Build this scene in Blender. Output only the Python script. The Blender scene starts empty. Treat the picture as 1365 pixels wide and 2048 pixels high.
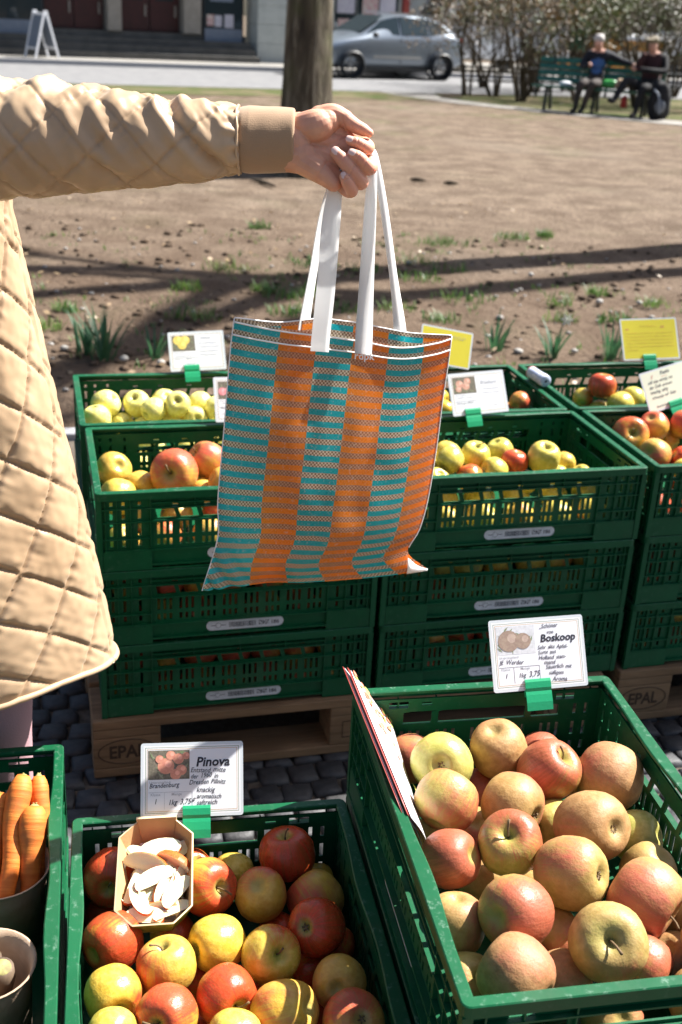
import bpy, math, random
import numpy as np
from mathutils import Vector, Matrix, noise
R=math.radians
random.seed(7)
scn=bpy.context.scene
COL=scn.collection
# ------------------------------------------------------------------ camera
PITCH,ROLL,CAMH=.408,.0552,1.5685
CF=Vector((0,math.cos(PITCH),-math.sin(PITCH)))
_u=Vector((0,math.sin(PITCH),math.cos(PITCH)));_x=Vector((1,0,0))
CX=_x*math.cos(ROLL)+_u*math.sin(ROLL); CU=-_x*math.sin(ROLL)+_u*math.cos(ROLL)
cd=bpy.data.cameras.new('camera'); cam=bpy.data.objects.new('camera',cd); COL.objects.link(cam)
m=Matrix((CX,CU,-CF)).transposed().to_4x4(); m.translation=(0,0,CAMH); cam.matrix_world=m
cd.sensor_fit='VERTICAL'; cd.sensor_height=36; cd.sensor_width=24; cd.lens=40.74; cd.clip_start=.05; cd.clip_end=600
cd.dof.use_dof=True; cd.dof.focus_distance=1.55; cd.dof.aperture_fstop=6.3; cd.dof.aperture_blades=6
scn.camera=cam
# ------------------------------------------------------------------ light
SUN_EL=R(49); SUNH=Vector((.854,.52,0)).normalized()
SUN=Vector((SUNH.x*math.cos(SUN_EL),SUNH.y*math.cos(SUN_EL),math.sin(SUN_EL)))
w=bpy.data.worlds.new('World'); scn.world=w; w.use_nodes=True
nt=w.node_tree; bg=nt.nodes['Background']; sk=nt.nodes.new('ShaderNodeTexSky'); sk.sky_type='NISHITA'
sk.sun_disc=False; sk.sun_elevation=SUN_EL; sk.sun_rotation=math.atan2(SUN.x,SUN.y); sk.air_density=1.0; sk.dust_density=2.5
nt.links.new(sk.outputs[0],bg.inputs[0]); bg.inputs[1].default_value=.05
sl=bpy.data.lights.new('sun','SUN'); sl.energy=5.0; sl.angle=R(.55); sl.color=(1,.97,.92)
so=bpy.data.objects.new('sun',sl); COL.objects.link(so); so.rotation_euler=SUN.to_track_quat('Z','Y').to_euler(); so.location=(6,4,8)
scn.view_settings.view_transform='Standard'; scn.view_settings.look='None'; scn.view_settings.gamma=1
scn.view_settings.exposure=1.6; scn.view_settings.use_curve_mapping=False
scn.render.engine='CYCLES'; scn.cycles.max_bounces=8; scn.cycles.transparent_max_bounces=8
# ------------------------------------------------------------------ helpers
def tag(o,label=None,cat=None,group=None,kind=None):
    if label: o['label']=label
    if cat: o['category']=cat
    if group: o['group']=group
    if kind: o['kind']=kind
    return o
def empty(name,loc=(0,0,0),rz=0,label=None,cat=None,group=None):
    o=bpy.data.objects.new(name,None); COL.objects.link(o); o.empty_display_size=.05
    o.location=loc; o.rotation_euler=(0,0,rz); return tag(o,label,cat,group)
def link(name,me,parent=None):
    o=bpy.data.objects.new(name,me); COL.objects.link(o)
    if parent: o.parent=parent
    return o
class MB:
    def __init__(s): s.v=[]; s.f=[]; s.mi=[]; s.cur=0
    def add(s,vs,fs,mt=None):
        n=len(s.v); s.v+= [tuple(mt@Vector(p)) for p in vs] if mt else [tuple(p) for p in vs]
        s.f+=[tuple(i+n for i in q) for q in fs]; s.mi+=[s.cur]*len(fs); return s
    def box(s,x0,x1,y0,y1,z0,z1,mt=None):
        vs=[(x,y,z) for z in(z0,z1) for y in(y0,y1) for x in(x0,x1)]
        return s.add(vs,[(0,2,3,1),(4,5,7,6),(0,1,5,4),(2,6,7,3),(0,4,6,2),(1,3,7,5)],mt)
    def cbox(s,c,d,mt=None): return s.box(c[0]-d[0]/2,c[0]+d[0]/2,c[1]-d[1]/2,c[1]+d[1]/2,c[2]-d[2]/2,c[2]+d[2]/2,mt)
    def bar(s,a,b,w,h,up=(0,0,1)):
        a=Vector(a);b=Vector(b);d=(b-a);L=d.length;d.normalize();x=Vector(up).cross(d)
        if x.length<1e-4: x=Vector((1,0,0)).cross(d)
        x.normalize(); y=d.cross(x); mt=Matrix((x,y,d)).transposed().to_4x4(); mt.translation=a
        return s.box(-w/2,w/2,-h/2,h/2,0,L,mt)
    def tube(s,pts,rad,n=8,caps=True,flat=None):
        pts=[Vector(p) for p in pts]; k=len(pts); rad=rad if hasattr(rad,'__len__') else [rad]*k
        base=len(s.v); pu=None
        for i,p in enumerate(pts):
            d=(pts[min(i+1,k-1)]-pts[max(i-1,0)]).normalized()
            if pu is None: pu=d.orthogonal().normalized()
            pu=(pu-d*pu.dot(d)).normalized(); q=d.cross(pu)
            for j in range(n):
                a=2*math.pi*j/n; s.v.append(tuple(p+(pu*math.cos(a)+q*math.sin(a))*rad[i]))
        fs=[]
        for i in range(k-1):
            for j in range(n):
                a=base+i*n+j;b=base+i*n+(j+1)%n; fs.append((a,b,b+n,a+n))
        if caps: fs.append(tuple(base+j for j in reversed(range(n)))); fs.append(tuple(base+(k-1)*n+j for j in range(n)))
        s.f+=fs; s.mi+=[s.cur]*len(fs); return s
    def lathe(s,prof,n=16,mt=None,sx=1,sy=1):
        vs=[];fs=[]
        for r,z in prof:
            for j in range(n):
                a=2*math.pi*j/n; vs.append((r*math.cos(a)*sx,r*math.sin(a)*sy,z))
        for i in range(len(prof)-1):
            for j in range(n):
                a=i*n+j;b=i*n+(j+1)%n; fs.append((a,b,b+n,a+n))
        return s.add(vs,fs,mt)
    def ball(s,c,r,n=10,sc=(1,1,1),mt=None):
        pr=[(math.sin(math.pi*i/n),-math.cos(math.pi*i/n)) for i in range(n+1)]; pr[0]=(.001,-1);pr[-1]=(.001,1)
        M=Matrix.Translation(c)@(mt or Matrix())@Matrix.Diagonal((r*sc[0],r*sc[1],r*sc[2],1)); return s.lathe(pr,int(n*1.5),M)
    def grid(s,P,wrapu=False,flip=False):
        # P[i][j] points
        nu=len(P);nv=len(P[0]);vs=[p for row in P for p in row];fs=[]
        for i in range(nu if wrapu else nu-1):
            for j in range(nv-1):
                a=i*nv+j;b=((i+1)%nu)*nv+j; q=(a,b,b+1,a+1); fs.append(q[::-1] if flip else q)
        return s.add(vs,fs)
    def mesh(s,me,mt=Matrix()):
        return s.add([v.co for v in me.vertices],[tuple(p.vertices) for p in me.polygons],mt)
    def data(s,name,mats,smooth=False):
        me=bpy.data.meshes.new(name); me.from_pydata(s.v,[],s.f)
        for a in (mats if isinstance(mats,(list,tuple)) else [mats]): me.materials.append(a)
        me.polygons.foreach_set('material_index',s.mi)
        if smooth: me.polygons.foreach_set('use_smooth',[True]*len(s.f))
        me.update(); return me
    def build(s,name,mats,parent=None,smooth=False): return link(name,s.data(name,mats,smooth),parent)
def bevel(o,wd=.002,seg=2,ang=35):
    b=o.modifiers.new('bevel','BEVEL'); b.width=wd; b.segments=seg; b.limit_method='ANGLE'; b.angle_limit=R(ang); return o
def copy_tree(o,parent=None):
    c=o.copy(); COL.objects.link(c); c.parent=parent
    for ch in list(o.children): copy_tree(ch,c)
    return c
def cr(pts,n):
    # Catmull-Rom resample
    P=[Vector(p) for p in pts]; P=[P[0]*2-P[1]]+P+[P[-1]*2-P[-2]]; out=[]; k=len(P)-3
    for i in range(n):
        t=i/(n-1)*k; a=min(int(t),k-1); t-=a; p0,p1,p2,p3=P[a:a+4]
        out.append(.5*((2*p1)+(p2-p0)*t+(2*p0-5*p1+4*p2-p3)*t*t+(3*p1-p0-3*p2+p3)*t**3))
    return out
def fbm(x,y,z=0,o=4): return noise.fractal(Vector((x,y,z)),1.0,2.0,o)
# ------------------------------------------------------------------ materials
class NT:
    def __init__(s,name):
        s.m=bpy.data.materials.new(name); s.m.use_nodes=True; s.t=s.m.node_tree; s.b=s.t.nodes['Principled BSDF']; s.o=s.t.nodes['Material Output']
    def n(s,ty,**kw):
        x=s.t.nodes.new('ShaderNode'+ty)
        for k,v in kw.items(): setattr(x,k,v)
        return x
    def l(s,a,b): s.t.links.new(a,b)
    def val(s,inp,v):
        if hasattr(v,'is_output') or isinstance(v,bpy.types.NodeSocket): s.l(v,inp)
        else: inp.default_value=v
    def math(s,op,a,b=0,c=0,clamp=False):
        x=s.n('Math',operation=op,use_clamp=clamp)
        for i,v in enumerate((a,b,c)): s.val(x.inputs[i],v)
        return x.outputs[0]
    def mix(s,fac,a,b,blend='MIX'):
        x=s.n('Mix',data_type='RGBA',blend_type=blend); s.val(x.inputs[0],fac)
        for i,v in((6,a),(7,b)):
            s.val(x.inputs[i],(*v,1) if isinstance(v,tuple) and len(v)==3 else v)
        return x.outputs[2]
    def ramp(s,fac,stops):
        x=s.n('ValToRGB'); s.l(fac,x.inputs[0]); e=x.color_ramp.elements
        while len(e)<len(stops): e.new(.5)
        for q,(p,c) in zip(e,stops): q.position=p; q.color=(*c,1) if len(c)==3 else c
        return x.outputs[0]
    def step(s,v,a,b):
        x=s.n('MapRange',interpolation_type='SMOOTHSTEP'); s.val(x.inputs[0],v); x.inputs[1].default_value=a; x.inputs[2].default_value=b; return x.outputs[0]
    def obj(s): return s.n('TexCoord').outputs['Object']
    def noise(s,scale,det=4,vec=None,rough=.55,w=None,dist=0):
        x=s.n('TexNoise'); x.inputs['Scale'].default_value=scale; x.inputs['Detail'].default_value=det; x.inputs['Roughness'].default_value=rough; x.inputs['Distortion'].default_value=dist
        if w is not None: x.noise_dimensions='4D'; s.l(w,x.inputs['W'])
        s.l(vec or s.obj(),x.inputs['Vector']); return x.outputs[0]
    def bump(s,h,st=.3,dist=.002):
        x=s.n('Bump'); x.inputs['Strength'].default_value=st; x.inputs['Distance'].default_value=dist; s.l(h,x.inputs['Height']); s.l(x.outputs[0],s.b.inputs['Normal']); return x
    def base(s,c): s.val(s.b.inputs['Base Color'],(*c,1) if isinstance(c,tuple) and len(c)==3 else c); return s
    def set(s,**kw):
        for k,v in kw.items(): s.val(s.b.inputs[k.replace('_',' ')],v)
        return s
def pm(name,c,rough=.6,c2=None,scale=20,bump=0,bs=None,spec=.4,metal=0,det=5,dist=.002,**kw):
    t=NT(name); t.set(Roughness=rough,Metallic=metal); t.b.inputs['Specular IOR Level'].default_value=spec
    if c2:
        f=t.noise(scale,det); t.base(t.mix(t.step(f,.3,.7),c,c2))
    else: t.base(c)
    if bump: t.bump(t.noise(bs or scale*3,3),bump,dist)
    if kw: t.set(**kw)
    return t.m
M={}
def mk_plastic():
    t=NT('crate_plastic'); o=t.obj(); n1=t.noise(9,5,o); n2=t.noise(160,3,o); n3=t.noise(75,6,o,.7)
    c=t.mix(t.step(n1,.3,.7),(.0018,.062,.022),(.0028,.085,.031))
    geo=t.n('NewGeometry'); z=t.n('SeparateXYZ'); t.l(geo.outputs['Normal'],z.inputs[0])
    # scuffs where crates rub: rim tops, seen in the photo as pale chalky wear
    xz=t.n('SeparateXYZ'); t.l(o,xz.inputs[0])
    top=t.step(xz.outputs[2],.1735,.1748)
    oi=t.n('ObjectInfo'); c=t.mix(t.math('MULTIPLY',oi.outputs['Random'],.35),c,(.009,.095,.040)); c=t.mix(t.math('MULTIPLY',t.step(t.noise(5,6,o,.7),.52,.72),.22),c,(.075,.085,.055))
    wear=t.math('MULTIPLY',t.math('MULTIPLY',t.step(n3,.52,.66),t.step(n2,.4,.6)),t.math('MULTIPLY_ADD',top,.30,.08))
    c=t.mix(wear,c,(.22,.32,.26)); t.base(c); t.set(Roughness=t.math('MULTIPLY_ADD',n3,.25,.28))
    t.b.inputs['Specular IOR Level'].default_value=.28
    t.bump(n2,.12,.0006); return t.m
M['plastic']=mk_plastic()
def mk_apple(name='apple_skin',YEL=((.66,.34,.025),(.76,.48,.06)),GRN=((.42,.42,.06),(.62,.57,.14)),RUS=((.40,.18,.075),(.50,.26,.12)),RED=((.34,.008,.008),(.60,.045,.018)),RO=.22):
    t=NT(name); o=t.obj(); oi=t.n('ObjectInfo'); sc=t.n('SeparateColor'); t.l(oi.outputs['Color'],sc.inputs[0]); bl,gr,ru=sc.outputs
    rnd=t.math('MULTIPLY',oi.outputs['Random'],37.)
    sx=t.n('SeparateXYZ'); t.l(o,sx.inputs[0]); x,y,z=sx.outputs
    rho=t.math('SQRT',t.math('ADD',t.math('MULTIPLY',x,x),t.math('MULTIPLY',y,y)))
    inv=t.math('DIVIDE',1,t.math('MAXIMUM',rho,.05)); cv=t.n('CombineXYZ')
    t.l(t.math('MULTIPLY',t.math('MULTIPLY',x,inv),9),cv.inputs[0]); t.l(t.math('MULTIPLY',t.math('MULTIPLY',y,inv),9),cv.inputs[1]); t.l(t.math('MULTIPLY',z,.7),cv.inputs[2])
    streak=t.noise(1.6,4,cv.outputs[0],.6,rnd); big=t.noise(1.1,3,o,.5,rnd); mid=t.noise(4.5,5,o,.6,rnd); fine=t.noise(22,3,o,.6,rnd)
    yel=t.mix(t.step(mid,.3,.7),*YEL); grn=t.mix(t.step(mid,.3,.7),*GRN)
    c=t.mix(gr,yel,grn)
    rus=t.mix(t.step(mid,.32,.68),*RUS); rm=t.math('MULTIPLY',ru,t.step(t.math('ADD',big,t.math('MULTIPLY',ru,.5)),.42,.78))
    c=t.mix(rm,c,rus)
    side=t.math('ADD',t.math('MULTIPLY',x,.28),t.math('ADD',t.math('MULTIPLY',big,.75),t.math('MULTIPLY',streak,.42)))
    mask=t.step(t.math('ADD',t.math('MULTIPLY_ADD',mid,.30,t.math('ADD',side,-.15)),t.math('MULTIPLY_ADD',bl,.95,-.5)),.42,.82)
    red=t.mix(t.step(streak,.35,.65),*RED); red=t.mix(t.math('MULTIPLY',ru,.8),red,(.50,.13,.085))
    c=t.mix(t.math('MULTIPLY',mask,t.math('MULTIPLY_ADD',streak,.5,.66),clamp=True),c,red)
    vo=t.n('TexVoronoi'); vo.inputs['Scale'].default_value=13; t.l(o,vo.inputs['Vector'])
    dot=t.math('SUBTRACT',1,t.step(vo.outputs['Distance'],.045,.11)); c=t.mix(t.math('MULTIPLY',dot,.38),c,(.72,.55,.28))
    rough_sp=t.math('MULTIPLY',t.step(fine,.52,.72),t.math('MULTIPLY_ADD',ru,.45,.06)); c=t.mix(rough_sp,c,(.36,.22,.10))
    pit=t.math('SUBTRACT',1,t.step(t.math('ADD',rho,t.math('MULTIPLY',mid,.22)),.26,.52))
    c=t.mix(t.math('MULTIPLY',pit,.75),c,t.mix(ru,(.36,.36,.08),(.32,.21,.09)))
    t.base(c); t.set(Roughness=t.math('ADD',t.math('MULTIPLY_ADD',ru,.22,RO),t.math('MULTIPLY',mid,.1))); t.b.inputs['Specular IOR Level'].default_value=.42
    t.b.inputs['Subsurface Weight'].default_value=.06; t.b.inputs['Subsurface Radius'].default_value=(.02,.01,.004); t.b.inputs['Subsurface Scale'].default_value=.3
    t.bump(t.math('ADD',t.math('MULTIPLY',mid,1.),t.math('MULTIPLY',fine,.2)),.12,.05); return t.m
M['apple']=mk_apple()
M['apple_E']=mk_apple('russet_apple_skin',((.46,.28,.075),(.52,.35,.11)),((.33,.33,.065),(.46,.43,.12)),((.30,.14,.06),(.42,.22,.10)),((.26,.025,.018),(.42,.10,.05)),.30)
M['apple_G']=mk_apple('golden_apple_skin',((.80,.64,.12),(.86,.74,.22)),((.70,.66,.16),(.82,.78,.34)))
def mk_weave():
    t=NT('woven_plastic'); uv=t.n('UVMap').outputs[0]; s=t.n('SeparateXYZ'); t.l(uv,s.inputs[0]); u,v,_=s.outputs
    bounds=[.215,.385,.55,.715,.875]; par=None
    for i,b in enumerate(bounds):
        g=t.math('MULTIPLY',t.math('GREATER_THAN',u,b),1 if i%2==0 else -1); par=g if par is None else t.math('ADD',par,g)
    fr=t.math('FRACT',t.math('MULTIPLY_ADD',v,23.5,.2)); bar=t.math('GREATER_THAN',fr,.5)
    ch=t.n('TexChecker'); ch.inputs['Scale'].default_value=1; mp=t.n('Mapping'); mp.inputs['Scale'].default_value=(124,141,1); t.l(uv,mp.inputs[0]); t.l(mp.outputs[0],ch.inputs[0])
    ck=ch.outputs['Fac']; n=t.noise(400,2,t.obj())
    teal=t.mix(t.math('MULTIPLY',ck,.35),(.002,.46,.53),(.015,.58,.64)); org=t.mix(t.math('MULTIPLY',ck,.5),(.95,.25,.012),(.95,.34,.05))
    bei=t.mix(ck,(.28,.18,.11),(.80,.68,.52)); bro=t.mix(ck,(.40,.16,.08),(.66,.38,.24))
    c=t.mix(bar,t.mix(par,bei,bro),t.mix(par,teal,org)); n8=t.noise(260,3,t.obj()); c=t.mix(t.math('MULTIPLY',t.step(n8,.55,.75),.35),c,(.85,.82,.78)); c=t.mix(t.math('MULTIPLY',n,.10),c,(.05,.04,.03)); t.base(c)
    t.set(Roughness=t.math('MULTIPLY_ADD',t.noise(300,2,t.obj()),.4,.10)); t.b.inputs['Specular IOR Level'].default_value=.8
    wv=t.n('TexWave'); wv.inputs['Scale'].default_value=18.8; wv.bands_direction='Y'; t.l(uv,wv.inputs[0])
    t.bump(t.math('ADD',ck,t.math('MULTIPLY',n,.8)),.35,.0006)
    tr=t.n('BsdfTranslucent'); t.l(c,tr.inputs[0]); ms=t.n('MixShader'); ms.inputs[0].default_value=.55; t.l(t.b.outputs[0],ms.inputs[1]); t.l(tr.outputs[0],ms.inputs[2]); t.l(ms.outputs[0],t.o.inputs[0]); return t.m
M['weave']=mk_weave()
def mk_cloth_tr(name,c,tr_f=.3,rough=.8):
    t=NT(name); t.base(c); t.set(Roughness=rough); t.bump(t.noise(900,2),.3,.0004)
    tr=t.n('BsdfTranslucent'); tr.inputs[0].default_value=(*c,1); ms=t.n('MixShader'); ms.inputs[0].default_value=tr_f; t.l(t.b.outputs[0],ms.inputs[1]); t.l(tr.outputs[0],ms.inputs[2]); t.l(ms.outputs[0],t.o.inputs[0]); return t.m
M['strap']=mk_cloth_tr('cotton_webbing',(.88,.88,.87),.45)
M['paper']=mk_cloth_tr('paper_white',(.80,.80,.80),.12,.45)
M['napkin']=mk_cloth_tr('napkin_tissue',(.82,.82,.86),.2,.9)
def mk_dirt():
    t=NT('park_dirt'); o=t.obj(); a=t.noise(.35,6,o); b=t.noise(2.4,7,o,.68); c=t.noise(26,5,o,.65); g=t.noise(.9,5,o,.6)
    col=t.mix(t.step(b,.3,.7),(.100,.070,.048),(.235,.180,.132)); col=t.mix(t.math('MULTIPLY',t.step(c,.35,.68),.65),col,(.060,.040,.027))
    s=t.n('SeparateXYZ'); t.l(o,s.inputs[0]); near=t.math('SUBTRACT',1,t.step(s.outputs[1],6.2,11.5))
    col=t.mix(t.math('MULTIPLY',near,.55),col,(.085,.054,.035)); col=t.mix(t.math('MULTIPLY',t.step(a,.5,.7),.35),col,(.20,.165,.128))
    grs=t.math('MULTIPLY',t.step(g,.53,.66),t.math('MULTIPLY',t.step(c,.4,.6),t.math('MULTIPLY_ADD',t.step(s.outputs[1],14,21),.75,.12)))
    col=t.mix(grs,col,(.06,.085,.02)); t.base(col); t.set(Roughness=.95); t.b.inputs['Specular IOR Level'].default_value=.15
    t.bump(t.math('ADD',c,t.math('MULTIPLY',b,1.5)),.9,.03); return t.m
M['dirt']=mk_dirt()
M['lawn']=pm('thin_lawn',(.05,.075,.018),.95,(.14,.112,.07),1.3,.6,30,spec=.1,dist=.03)
M['asphalt']=pm('asphalt',(.15,.15,.155),.9,(.19,.19,.19),3,.4,90,spec=.25)
M['pavestone']=pm('far_pavement',(.20,.19,.175),.9,(.25,.235,.21),2,.3,40)
M['gravel']=pm('path_gravel',(.20,.19,.17),.95,(.27,.25,.225),6,.6,60,dist=.01)
M['kerb']=pm('kerb_granite',(.24,.24,.25),.85,(.34,.34,.35),40,.3,120)
def mk_cobble():
    t=NT('basalt_cobble'); o=t.obj(); oi=t.n('ObjectInfo'); n=t.noise(35,5,o,.6); c=t.mix(t.step(n,.3,.7),(.014,.015,.018),(.040,.040,.044))
    c=t.mix(t.math('MULTIPLY',oi.outputs['Random'],.45),c,(.055,.052,.05)); t.base(c); t.set(Roughness=.6); t.bump(t.noise(120,4,o),.5,.002); return t.m
M['cobble']=mk_cobble()
M['joint']=pm('joint_sand',(.085,.066,.05),.95,(.13,.105,.08),60,.6,200,dist=.004)
def mk_wood(name,a,b,sc=(3,40,40)):
    t=NT(name); mp=t.n('Mapping'); mp.inputs['Scale'].default_value=sc; t.l(t.obj(),mp.inputs[0]); n=t.noise(1.2,6,mp.outputs[0],.62,dist=.6); k=t.noise(7,3)
    t.base(t.mix(t.math('MULTIPLY',t.step(k,.5,.8),.5),t.mix(t.step(n,.32,.7),a,b),(.12,.075,.04))); t.set(Roughness=.8); t.bump(n,.5,.002); return t.m
M['wood']=mk_wood('pallet_wood',(.14,.08,.038),(.25,.15,.078)); M['burn']=pm('branding_burn',(.05,.03,.018),.9)
def mk_bark():
    t=NT('tree_bark'); mp=t.n('Mapping'); mp.inputs['Scale'].default_value=(7,7,1.1); t.l(t.obj(),mp.inputs[0]); n=t.noise(1.6,7,mp.outputs[0],.65,dist=.8); k=t.noise(2.2,4)
    c=t.ramp(n,[(.3,(.022,.016,.010)),(.5,(.085,.066,.042)),(.72,(.27,.235,.17))]); c=t.mix(t.math('MULTIPLY',t.step(k,.48,.7),.6),c,(.09,.10,.03)); t.base(c); t.set(Roughness=.95); t.bump(n,1,.05); return t.m
M['bark']=mk_bark(); M['twig']=pm('twig_bark',(.045,.032,.02),.9,(.085,.062,.036),8)
def leafm(name,a,b,tr=.35):
    t=NT(name); oi=t.noise(2.3,3); c=t.mix(t.step(oi,.3,.7),a,b); t.base(c); t.set(Roughness=.5); x=t.n('BsdfTranslucent'); t.l(c,x.inputs[0]); ms=t.n('MixShader'); ms.inputs[0].default_value=tr
    t.l(t.b.outputs[0],ms.inputs[1]); t.l(x.outputs[0],ms.inputs[2]); t.l(ms.outputs[0],t.o.inputs[0]); return t.m
M['leaf_g']=leafm('spring_leaf',(.05,.080,.014),(.11,.14,.028)); M['leaf_o']=leafm('rusty_leaf',(.14,.07,.016),(.19,.11,.03)); M['leaf_b']=leafm('dry_leaf',(.07,.055,.028),(.12,.092,.05))
M['blade']=leafm('grass_blade',(.05,.13,.025),(.14,.22,.05)); M['daff']=leafm('daffodil_leaf',(.025,.10,.045),(.07,.17,.07)); M['petal']=pm('petal_white',(.8,.8,.7),.6)
def mk_skin():
    t=NT('skin'); n=t.noise(40,4); k=t.noise(12,3); c=t.mix(t.step(n,.3,.7),(.60,.29,.185),(.67,.36,.24)); c=t.mix(t.math('MULTIPLY',t.step(k,.45,.7),.35),c,(.62,.26,.19)); t.base(c); t.set(Roughness=.48)
    t.b.inputs['Subsurface Weight'].default_value=.3; t.b.inputs['Subsurface Radius'].default_value=(.010,.004,.002); t.b.inputs['Subsurface Scale'].default_value=1.; t.bump(t.noise(520,3),.22,.0008); return t.m
M['skin']=mk_skin(); M['nail']=pm('fingernail',(.74,.50,.44),.22,spec=.6)
def mk_satin():
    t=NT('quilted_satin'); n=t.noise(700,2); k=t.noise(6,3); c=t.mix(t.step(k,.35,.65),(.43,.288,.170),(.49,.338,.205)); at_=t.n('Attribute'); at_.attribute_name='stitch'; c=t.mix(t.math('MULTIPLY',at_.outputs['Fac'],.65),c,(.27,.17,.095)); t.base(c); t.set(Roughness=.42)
    t.b.inputs['Specular IOR Level'].default_value=.5; t.b.inputs['Sheen Weight'].default_value=.25; t.b.inputs['Sheen Roughness'].default_value=.4; t.b.inputs['Sheen Tint'].default_value=(1,.9,.75,1); t.bump(n,.1,.0004); return t.m
M['satin']=mk_satin()
def mk_knit():
    t=NT('rib_knit'); t.base((.36,.225,.125)); t.set(Roughness=.85); t.b.inputs['Sheen Weight'].default_value=.3
    t.bump(t.noise(650,2),.4,.0008); return t.m
M['knit']=mk_knit(); M['trouser']=pm('mauve_trousers',(.42,.25,.27),.85,bump=.3,bs=300)
M['print_w']=pm('card_white',(.78,.79,.82),.4,spec=.5); M['lam']=pm('laminate_edge',(.62,.66,.68),.18,spec=.7)
M['ink']=pm('ink_black',(.025,.025,.035),.6); M['inkb']=pm('ink_blue_black',(.045,.04,.07),.6); M['grey_ink']=pm('grey_print',(.42,.43,.46),.6); M['frame_g']=pm('frame_green_print',(.30,.34,.25),.5); M['frame_t']=pm('frame_tan_print',(.55,.42,.28),.5)
M['yel']=mk_cloth_tr('yellow_card',(.88,.76,.07),.35,.4); M['cream']=pm('cream_card',(.72,.74,.58),.45); M['inkr']=pm('ink_red',(.60,.16,.12),.6); M['inko']=pm('ink_orange',(.72,.46,.08),.6)
M['clip']=pm('clip_green',(.015,.30,.13),.35,bump=.1,bs=200); M['label']=pm('label_white',(.66,.68,.72),.4,(.56,.58,.62),60)
M['kraft']=pm('kraft_board',(.46,.27,.12),.85,(.52,.32,.15),25,.2,200); M['kraft_pale']=pm('pulp_board',(.42,.29,.19),.9,(.50,.36,.25),40,.3,160); M['kraft_edge']=pm('board_edge',(.66,.50,.30),.8)
M['tray_print']=pm('tray_print_green',(.16,.20,.03),.6,(.35,.36,.08),120); M['flesh']=pm('apple_flesh',(.78,.69,.44),.4,(.84,.77,.54),30,Subsurface_Weight=.1); M['redskin']=pm('apple_peel',(.50,.03,.015),.3,(.66,.22,.04),30)
def mk_carrot():
    t=NT('carrot_skin'); mp=t.n('Mapping'); mp.inputs['Scale'].default_value=(1.5,1.5,16); t.l(t.obj(),mp.inputs[0]); n=t.noise(6,5,mp.outputs[0],.6); k=t.noise(30,4)
    c=t.mix(t.step(n,.35,.7),(.58,.13,.012),(.72,.22,.03)); c=t.mix(t.math('MULTIPLY',t.step(k,.55,.75),.35),c,(.24,.10,.04)); t.base(c); t.set(Roughness=.65); t.bump(n,.5,.003); return t.m
M['carrot']=mk_carrot(); M['greenend']=pm('vegetable_crown',(.38,.36,.12),.7,(.16,.13,.05),60); M['darkveg']=pm('dark_root_skin',(.06,.04,.03),.6,(.16,.11,.07),30,.4)
M['stem']=pm('apple_stem',(.10,.06,.03),.8,(.20,.13,.06),60)
SO=Vector((-.487,2.097,0)); SY=.2707; SU=Vector((math.cos(SY),math.sin(SY),0)); SV=Vector((-math.sin(SY),math.cos(SY),0))
# ================================================================== ground
def axis(segs):
    out=[]
    for a,b,st in segs: out+=list(np.arange(a,b,st))
    return out+[segs[-1][1]]
gx=axis([(-160,-12,8),(-12,-4,.5),(-4,5,.06),(5,14,.5),(14,160,8)]); gy=axis([(-30,3.9,2),(3.9,4.36,.06),(4.36,9,.06),(9,14,.16),(14,30,1),(30,200,10)])
P=[]
for x in gx:
    row=[]
    for y in gy:
        z=-.06
        edge=4.27+.277*(x+.7)
        if y>edge-.05:
            k=min(1,(y-edge+.05)/.3); fade=max(0,1-max(0,y-9)/9)*max(0,1-max(0,abs(x)-5)/6)
            z=-.06+k*.055+fade*(.030*fbm(x*.9,y*.9,0,3)*.5+.020*abs(fbm(x*4.2,y*4.2,3,4))*(.4+.6*max(0,1-(y-4)/5)))
            if fade==0: z=-.004
        row.append((x,y,min(z,.045)))
    P.append(row)
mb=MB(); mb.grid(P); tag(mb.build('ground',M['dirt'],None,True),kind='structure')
# paving bed with cobbles, kerb towards the flower bed
bed=MB(); q0=SO+SU*-6+SV*-5; q1=SO+SU*6+SV*-5; q2=SO+SU*6+SV*2.19; q3=SO+SU*-6+SV*2.19
bed.add([(q.x,q.y,-.016) for q in(q0,q1,q2,q3)],[(0,1,2,3)]); pave=tag(bed.build('pavement',M['joint']),kind='structure')
def cobble_mb(seed,w=.062,d=.058):
    rnd=random.Random(seed); mb=MB(); ring=[(-.5,-.5),(0,-.53),(.5,-.5),(.53,0),(.5,.5),(0,.53),(-.5,.5),(-.53,0)]; j=[(rnd.uniform(-.07,.07),rnd.uniform(-.07,.07)) for _ in ring]; vs=[]
    for s,z in((1,-.03),(.99,-.010),(.90,-.003),(.62,.001)):
        for (x,y),(a,b) in zip(ring,j): vs.append(((x+a)*w*s,(y+b)*d*s,z+rnd.uniform(-.0012,.0012)))
    fs=[(l*8+k,l*8+(k+1)%8,l*8+8+(k+1)%8,l*8+8+k) for l in range(3) for k in range(8)]+[tuple(range(24,32))]; mb.add(vs,fs); return mb
COB=[cobble_mb(i) for i in range(6)]; COBD=[c.data('cobble',M['cobble'],True) for c in COB]
cr_=random.Random(3); rest=MB(); nc=0
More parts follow.
